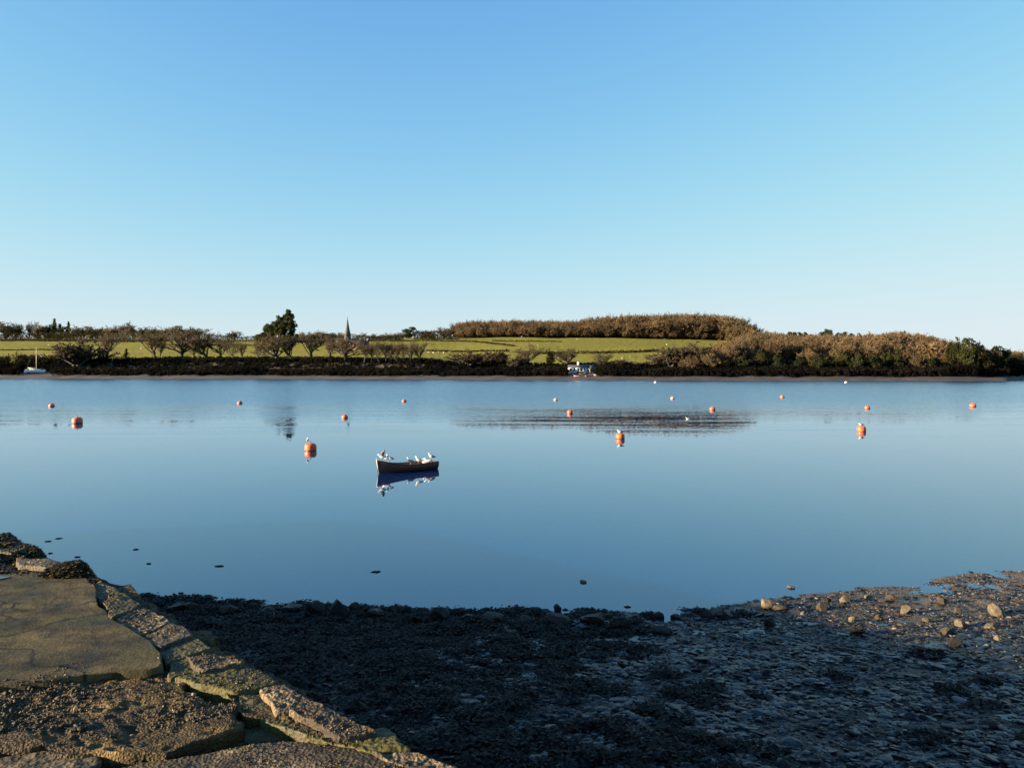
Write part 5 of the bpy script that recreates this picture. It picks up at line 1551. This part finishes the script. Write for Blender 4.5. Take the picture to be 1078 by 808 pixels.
random.seed(5)
for px, py, top, w_px, mes, nm, bw, lab in SLOPE_EV:
    ever(px, py, top, w_px, lab, mes, nm, bw)
GP = 'dark pines on the skyline of the wooded slope'
for px, top, w_px, k, kd, lab in [(836, 348.5, 12, 0, 'pine', 'low pine on the skyline, leftmost of the slope pines'), (845, 349, 11, 1, 'pine', 'pine on the skyline beside the leftmost slope pine'),
                                  (853, 349, 10, 2, 'pine', 'pine on the skyline between the low pines and the tall pair'), (868, 348.5, 10, 1, 'pine', 'pine on the skyline just left of the tallest slope pine'),
                                  (874, 345.5, 11, 0, 'pine', 'tallest open pine on the skyline of the wooded slope'), (880, 348, 9, 2, 'pine', 'thin pine on the skyline right of the tallest slope pine'),
                                  (890, 348.5, 11, 0, 'pine', 'pine on the skyline beyond the gap, left of the last two'), (897, 350, 10, 1, 'pine', 'middle pine of the last three on the skyline'), (909, 350, 9, 2, 'pine', 'last small pine on the skyline before the brown dome'),
                                  (955, 347.5, 12, 1, 'round', 'flat topped evergreen crowning the brown dome of the woodland'), (981, 353.5, 14, 0, 'round', 'olive evergreen on the falling skyline right of the brown dome'), (928, 354, 11, 3, 'round', 'small evergreen among brown crowns left of the dome top')]:
    Dr = float(ridge(px)[0])
    sky_tree(px, top, w_px, lab, k, kind=kd, group=GP, extra=10)

# scrub on the shore bank ----------------------------------------------------
r5 = np.random.default_rng(17)
C = []; tn = []
for px in np.concatenate([np.arange(-420, -60, 1.8), np.arange(-60, 1140, 1.0), np.arange(1140, 1500, 1.8)]):
    if 597 < px < 626: lo_t, hi_t = 33, 40
    elif 20 < px < 54: lo_t, hi_t = 26, 40
    else: lo_t, hi_t = 10, 40
    if 55 < px < 490: hi_t = 47
    for k in range(6):
        q = px + r5.uniform(-.5, .5); tt_ = r5.uniform(lo_t, hi_t)
        D = float(shore_D(q)) + tt_
        x = (q - 539) / F * D; z = float(terrain(q, D))
        hgt = np.interp(q, [-60, 0, 60, 90, 380, 480, 560, 720, 1140], [4.5, 5.0, 3.6, 2.6, 2.4, 2.2, 2.6, 3.2, 4.0]) * (0.62 + 0.35 * abs(fbm(P3(x / 7, D / 7), 3, 2)) + .55 * max(0, fbm(P3(x / 22, D / 22), 13, 2)))
        m = 48
        d = r5.normal(0, 1, (m, 3)); d /= np.linalg.norm(d, axis=1)[:, None]
        C.append(np.array([x, D, z + hgt * .45]) + d * np.array([.9, .9, hgt * .55]) * r5.uniform(.5, 1.05, (m, 1)))
        tn.append(np.full(m, np.clip(.35 + .55 * fbm(P3(x / 16, D / 9), 23, 2) + r5.normal(0, .12), 0, 1)))
C = np.vstack(C); tn = np.concatenate(tn)
V_, F_ = leaf_tris(C, 0.52, r5)
tag(mk('scrub', V_, F_, M['scrub'], None, False, np.repeat(tn, 3)), 'dark tangled scrub covering the bank above the far shore', 'scrub', kind='stuff')

# hedges across the fields ---------------------------------------------------
def hedge(pts, label, hpx=1.6, group='field hedges across the water', sparse=1.0):
    P = [hit(x, y) for x, y in pts]
    C = []
    for a, b in zip(P[:-1], P[1:]):
        n_ = max(2, int(np.linalg.norm((b - a)[:2]) / 1.2))
        for u in np.linspace(0, 1, n_):
            c = a + (b - a) * u
            c[2] = tz(c[0], c[1])
            hh = hpx * c[1] / F * (0.75 + 0.5 * r5.random())
            m = int(22 * sparse)
            C.append(c + np.stack([r5.normal(0, .7, m), r5.normal(0, .7, m), r5.uniform(0, 1, m) * hh], 1))
    V_, F_ = leaf_tris(np.vstack(C), .7, r5)
    o = mk('hedge', V_, F_, M['hedge'], None, False)
    return tag(o, label, 'hedge', group)
hedge([(-320, 359.5), (60, 359.3), (140, 360), (178, 359.5)], 'dark hedge along the top of the far left pasture')
hedge([(-320, 368.5), (30, 368.5), (66, 369)], 'thin hedge across the pasture behind the yacht mast', 0.9, sparse=.7)
hedge([(180, 358), (240, 359), (282, 359.5)], 'thick dark hedge on the skyline left of the big pine', 5.5, sparse=2)
hedge([(180, 363), (270, 364)], 'thin hedge behind the trunks of the pasture edge trees', 1.0, sparse=.7)
hedge([(520, 359), (590, 360), (640, 360.5)][:2], 'short hedge high on the field below the hilltop wood', 1.0, sparse=.7)
hedge([(412, 359.5), (500, 359.8), (540, 364.5)], 'hedge slanting down the field right of the joined tree row', 1.0)
hedge([(450, 369.5), (500, 370.3), (535, 370)], 'hedge in the middle of the field above the olive bushes', 1.6)
hedge([(566, 372.5), (625, 372.2), (680, 370.5), (720, 368.5), (765, 366.8)], 'long dark hedge rising to the right across the field behind the cottage', 2.4, sparse=1.3)

hedge([(-320, 358.2), (60, 358.2), (178, 358.6)], 'dense dark undergrowth hedge beneath the skyline trees at the top left', 7.5, sparse=3.5)
hedge([(300, 360.2), (360, 359.6), (424, 358.8)], 'dark hedge beneath the low skyline trees on both sides of the spire', 5, sparse=3)
hedge([(436, 357.2), (482, 357.6)], 'short dark hedge joining the rounded evergreen to the hilltop wood', 5, sparse=3)
hedge([(100, 379.3), (180, 378.6), (300, 378.8), (375, 380.5), (450, 382)], 'low tangled hedge between the trunks along the foot of the left pasture', 3.2, sparse=1.3)
# ------------------------------------------------------------------ buildings
M['slate'] = simple('dark_slate', (0.045, 0.048, 0.055), (0.03, 0.032, 0.038), 3, 0.6)
M['spire'] = simple('grey_spire_stone', (0.05, 0.048, 0.05), (0.035, 0.034, 0.038), 0.8, 0.8)
M['pinkstone'] = simple('pinkish_stone_wall', (0.26, 0.15, 0.10), (0.18, 0.10, 0.07), 0.9, 0.85)
M['whitewash'] = simple('whitewash', (0.88, 0.88, 0.86), (0.80, 0.80, 0.78), 0.7, 0.8)
M['shaded_wall'] = simple('shaded_wall_grey', (0.30, 0.28, 0.25), (0.22, 0.20, 0.18), 0.7, 0.85)  # grey put into the colour for the shade on the cottage's right part

def gable(mb, x0, x1, y0, y1, z0, z1, over=0.3, th=0.18):
    """two roof slopes, ridge along x"""
    ym = (y0 + y1) / 2
    sl = (z1 - z0) / (ym - y0)
    for sg_ in (-1, 1):
        ye = y0 - over if sg_ < 0 else y1 + over
        ze = z0 - over * sl
        a = [(x0 - over, ye, ze), (x1 + over, ye, ze), (x1 + over, ym, z1), (x0 - over, ym, z1)]
        V_ = [(x, y, z + 0.01) for x, y, z in a] + [(x, y, z + th) for x, y, z in a]
        mb.add(V_, Q=[[0, 3, 2, 1], [4, 5, 6, 7], [0, 1, 5, 4], [1, 2, 6, 5], [2, 3, 7, 6], [3, 0, 4, 7]])

def wall_block(mb, x0, x1, y0, y1, zb_, z0, z1):
    ym = (y0 + y1) / 2
    V_ = []
    for x in (x0, x1):
        V_ += [(x, y0, zb_), (x, y1, zb_), (x, y1, z0), (x, ym, z1), (x, y0, z0)]
    Q = [[0, 5, 9, 4], [1, 2, 7, 6], [0, 1, 6, 5]]
    T = [[0, 2, 1], [0, 3, 2], [0, 4, 3], [5, 6, 7], [5, 7, 8], [5, 8, 9]]
    mb.add(V_, T, Q)

# white cottage
pc = at_z(611, 391.6, 3.3)
D = float(shore_D(611)) + 21.0
pc = at_y(611, 391.6, D); pc[2] = 3.0
kc = D / F
cot = thing('cottage', 'low white cottage with dark slate roof and white chimney at the foot of the bank', 'cottage', pc, R(-14))
wdt = 27 * kc; x0, x1 = -wdt / 2, wdt / 2
mb = MB(); wall_block(mb, x0, x0 + wdt * .76, 0, 5.2, -1.0, 2.4, 3.5); mb.build('wall', M['whitewash'], cot, False)
mb = MB(); wall_block(mb, x0 + wdt * .76 + .01, x1, .5, 4.7, -1.0, 2.3, 3.3); mb.build('lean_to_wall', M['shaded_wall'], cot, False)
mb = MB(); gable(mb, x0, x0 + wdt * .76, 0, 5.2, 2.4, 3.5); rf = mb.build('roof', M['slate'], cot, False)
mb = MB(); gable(mb, x0 + wdt * .76 + .4, x1, .5, 4.7, 2.3, 3.3); mb.build('lean_to_roof', M['slate'], cot, False)
mb = MB(); mb.box((x0 + wdt * .38, 2.6, 4.0), (.9, .7, 1.5)); mb.build('chimney', M['whitewash'], rf, False)
for fx, ww in ((.12, .9), (.26, .9), (.50, 1.6), (.64, .9)):
    mb = MB(); mb.box((x0 + wdt * fx, -.02, 1.55), (ww, .08, 1.1)); wn = mb.build('window', M['dark_glass'], cot, False)
    mb = MB(); mb.box((x0 + wdt * fx, -.09, .96), (ww + .2, .16, .08)); mb.build('sill', M['whitewash'], wn, False)
mb = MB(); mb.box((x0 + wdt * .40, -.02, 1.05), (.9, .08, 2.0)); mb.build('door', M['antifoul'], cot, False)
mb = MB(); mb.box((x0 + wdt * .88, .48, 1.3), (1.6, .08, 1.0)); mb.build('window', M['dark_glass'], cot, False)

# boats pulled up before the cottage
M['yellow_hull'] = simple('yellow_hull', (0.55, 0.33, 0.07), (0.45, 0.26, 0.06), 2, 0.5)
M['red_hull'] = simple('red_hull', (0.36, 0.06, 0.035), (0.28, 0.05, 0.03), 2, 0.5)
M['pale_hull'] = simple('pale_hull', (0.45, 0.38, 0.36), (0.36, 0.3, 0.29), 2, 0.5)
for px, py, wpx, hm, sm, yaw, lab in [(613, 394.2, 7, 'yellow_hull', 'yellow_hull', 8, 'yellow boat pulled up on the shore right below the white cottage'),
                                      (607, 396.6, 6, 'red_hull', 'pale_hull', 160, 'red boat drawn up left of and below the yellow boat'),
                                      (619, 396.4, 6, 'red_hull', 'red_hull', 30, 'red boat drawn up right of and below the yellow boat'),
                                      (628, 395.4, 6, 'pale_hull', 'red_hull', 200, 'pale boat lying under the bare tree right of the cottage')]:
    p = hit(px, py)
    bb = make_boat('beached_boat', lab, 'boat', 3.1, 1.3, (M[hm], M[sm], M['varnish'], M['pale_hull']), 'boats pulled up by the cottage')
    k = wpx * p[1] / F / 3.1
    bb.location = (p[0], p[1], p[2] + .16 * k); bb.rotation_euler = (R(8), 0, R(yaw)); bb.scale = (k, k * 1.25, k * 1.25)

# church
pc = hit(366, 366.0); Dc = float(pc[1]); k = Dc / F
ch = thing('church', 'dark stone church with a tall pointed spire rising above the trees', 'church', pc, R(0))
tw_ = 6.0 * k
mb = MB(); mb.box((0, 0, 5.5 * k), (tw_, tw_, 13 * k)); tower = mb.build('tower', M['spire'], ch, False)
mb = MB()
n8 = 8; th = np.arange(n8) * 2 * math.pi / n8 + math.pi / 8
z0 = 11.95 * k
rings = [np.stack([np.cos(th) * rr_, np.sin(th) * rr_, np.full(n8, zz_)], 1) for rr_, zz_ in ((tw_ * .60, z0), (tw_ * .40, z0 + 6 * k), (tw_ * .22, z0 + 11.5 * k), (0.04 * tw_, z0 + 18.3 * k))]
mb.loft(rings); sp = mb.build('spire', M['spire'], ch, False)
mb = MB(); mb.tube([(0, 0, z0 + 18 * k), (0, 0, z0 + 20.4 * k)], .12, 6); mb.box((0, 0, z0 + 19.7 * k), (.9, .14, .14)); mb.build('finial_cross', M['spire'], sp, False)
for dx in (-1, 1):
    mb = MB(); mb.box((dx * tw_ * .2, -tw_ / 2 - .02, 9.3 * k), (tw_ * .16, .1, 2.6 * k)); mb.build('belfry_opening', M['dark_glass'], tower, False)
mb = MB(); wall_block(mb, -11 * k, -tw_ / 2 - .02, -3.4 * k, 3.4 * k, -1, 5 * k, 10 * k); mb.build('nave_wall', M['spire'], ch, False)
mb = MB(); gable(mb, -11 * k, -tw_ / 2 - .4, -3.4 * k, 3.4 * k, 5 * k, 10 * k); mb.build('nave_roof', M['slate'], ch, False)
mb = MB(); wall_block(mb, tw_ / 2 + .02, 16 * k, -3 * k, 3 * k, -1, 5 * k, 9 * k); mb.build('chancel_wall', M['spire'], ch, False)
mb = MB(); gable(mb, tw_ / 2 + .4, 16 * k, -3 * k, 3 * k, 5 * k, 9 * k); mb.build('chancel_roof', M['slate'], ch, False)
for dx in (-9.3, -6.7, 6, 9.4, 12.8):
    mb = MB(); mb.box((dx * k, (-3.4 if dx < 0 else -3) * k - .02, 2.8 * k), (.9 * k, .1, 2.4 * k)); mb.build('window', M['dark_glass'], ch, False)
# long pinkish house before the church
ph = hit(377, 367.5); k = float(ph[1]) / F
hs_ = thing('stone_house', 'long pinkish stone house with slate roof and pale gable right of the church', 'house', ph, R(-4))
mb = MB(); wall_block(mb, -9.5 * k, 10 * k, 0, 7 * k, -1, 5.4 * k, 9.2 * k); mb.build('wall', M['pinkstone'], hs_, False)
mb = MB(); gable(mb, -9.5 * k, 10 * k, 0, 7 * k, 5.4 * k, 9.2 * k); rf = mb.build('roof', M['slate'], hs_, False)
for dx in (9.3, 1.5):
    mb = MB(); mb.box((dx * k, 3.5 * k, 10 * k), (1.3 * k, 1.2 * k, 3.2 * k)); mb.build('chimney', M['pinkstone'], rf, False)
for dx in (-7, -4, -1, 3.2, 6.6):
    for zz_ in (1.4, 3.9):
        mb = MB(); mb.box((dx * k, -.03, zz_ * k), (.9 * k, .1, 1.2 * k)); mb.build('window', M['dark_glass'], hs_, False)
mb = MB(); mb.box((1.1 * k, -.03, 1.1 * k), (1 * k, .1, 2.2 * k)); mb.build('door', M['dark_glass'], hs_, False)

# sheep ---------------------------------------------------------------------
M['fleece'] = simple('white_fleece', (0.50, 0.47, 0.40), (0.42, 0.39, 0.33), 8, 0.95)
M['sheep_face'] = simple('dark_sheep_face', (0.12, 0.10, 0.09), (0.08, 0.07, 0.06), 8, 0.9)
sh = thing('sheep', None, 'sheep')
mb = MB()
st = [(-.62, .62, .05, .08), (-.55, .66, .2, .2), (-.3, .70, .29, .28), (0, .70, .30, .30), (.3, .70, .28, .28), (.5, .74, .2, .22), (.62, .86, .12, .14), (.72, .95, .1, .11), (.84, .93, .075, .08), (.95, .86, .05, .055), (.97, .84, .02, .02)]
spine_loft(mb, st)
for lx in (-.42, .36):
    for ly in (-.15, .15):
        mb.tube([(lx, ly, .55), (lx + .02, ly, .28), (lx, ly, 0)], [.08, .05, .04], 6)
mb.build('body', M['fleece'], sh)
for sgn in (1, -1):
    mb = MB(); mb.tube([(.74, sgn * .08, 1.0), (.72, sgn * .2, .98)], [.045, .02], 6); mb.build('ear', M['sheep_face'], sh)
first = True
for px, py in [(51, 363.5), (62, 365), (28, 366.5), (127, 363.5), (148.5, 367.5), (151, 366), (451, 371.5), (456, 371.8), (461.5, 371.2), (467, 371.6), (473, 371), (415, 369), (566, 364), (607.5, 357.5), (663.5, 375.7), (655, 377.7), (664, 370), (702, 363.3)]:
    p = hit(px, py)
    o = sh if first else copy_tree(sh)
    first = False
    o.location = p; o.rotation_euler = (0, 0, random.uniform(0, 6.28)); o.scale = (0.75,) * 3
    o['label'] = 'white sheep grazing on the green fields across the water'; o['group'] = 'sheep grazing across the water'
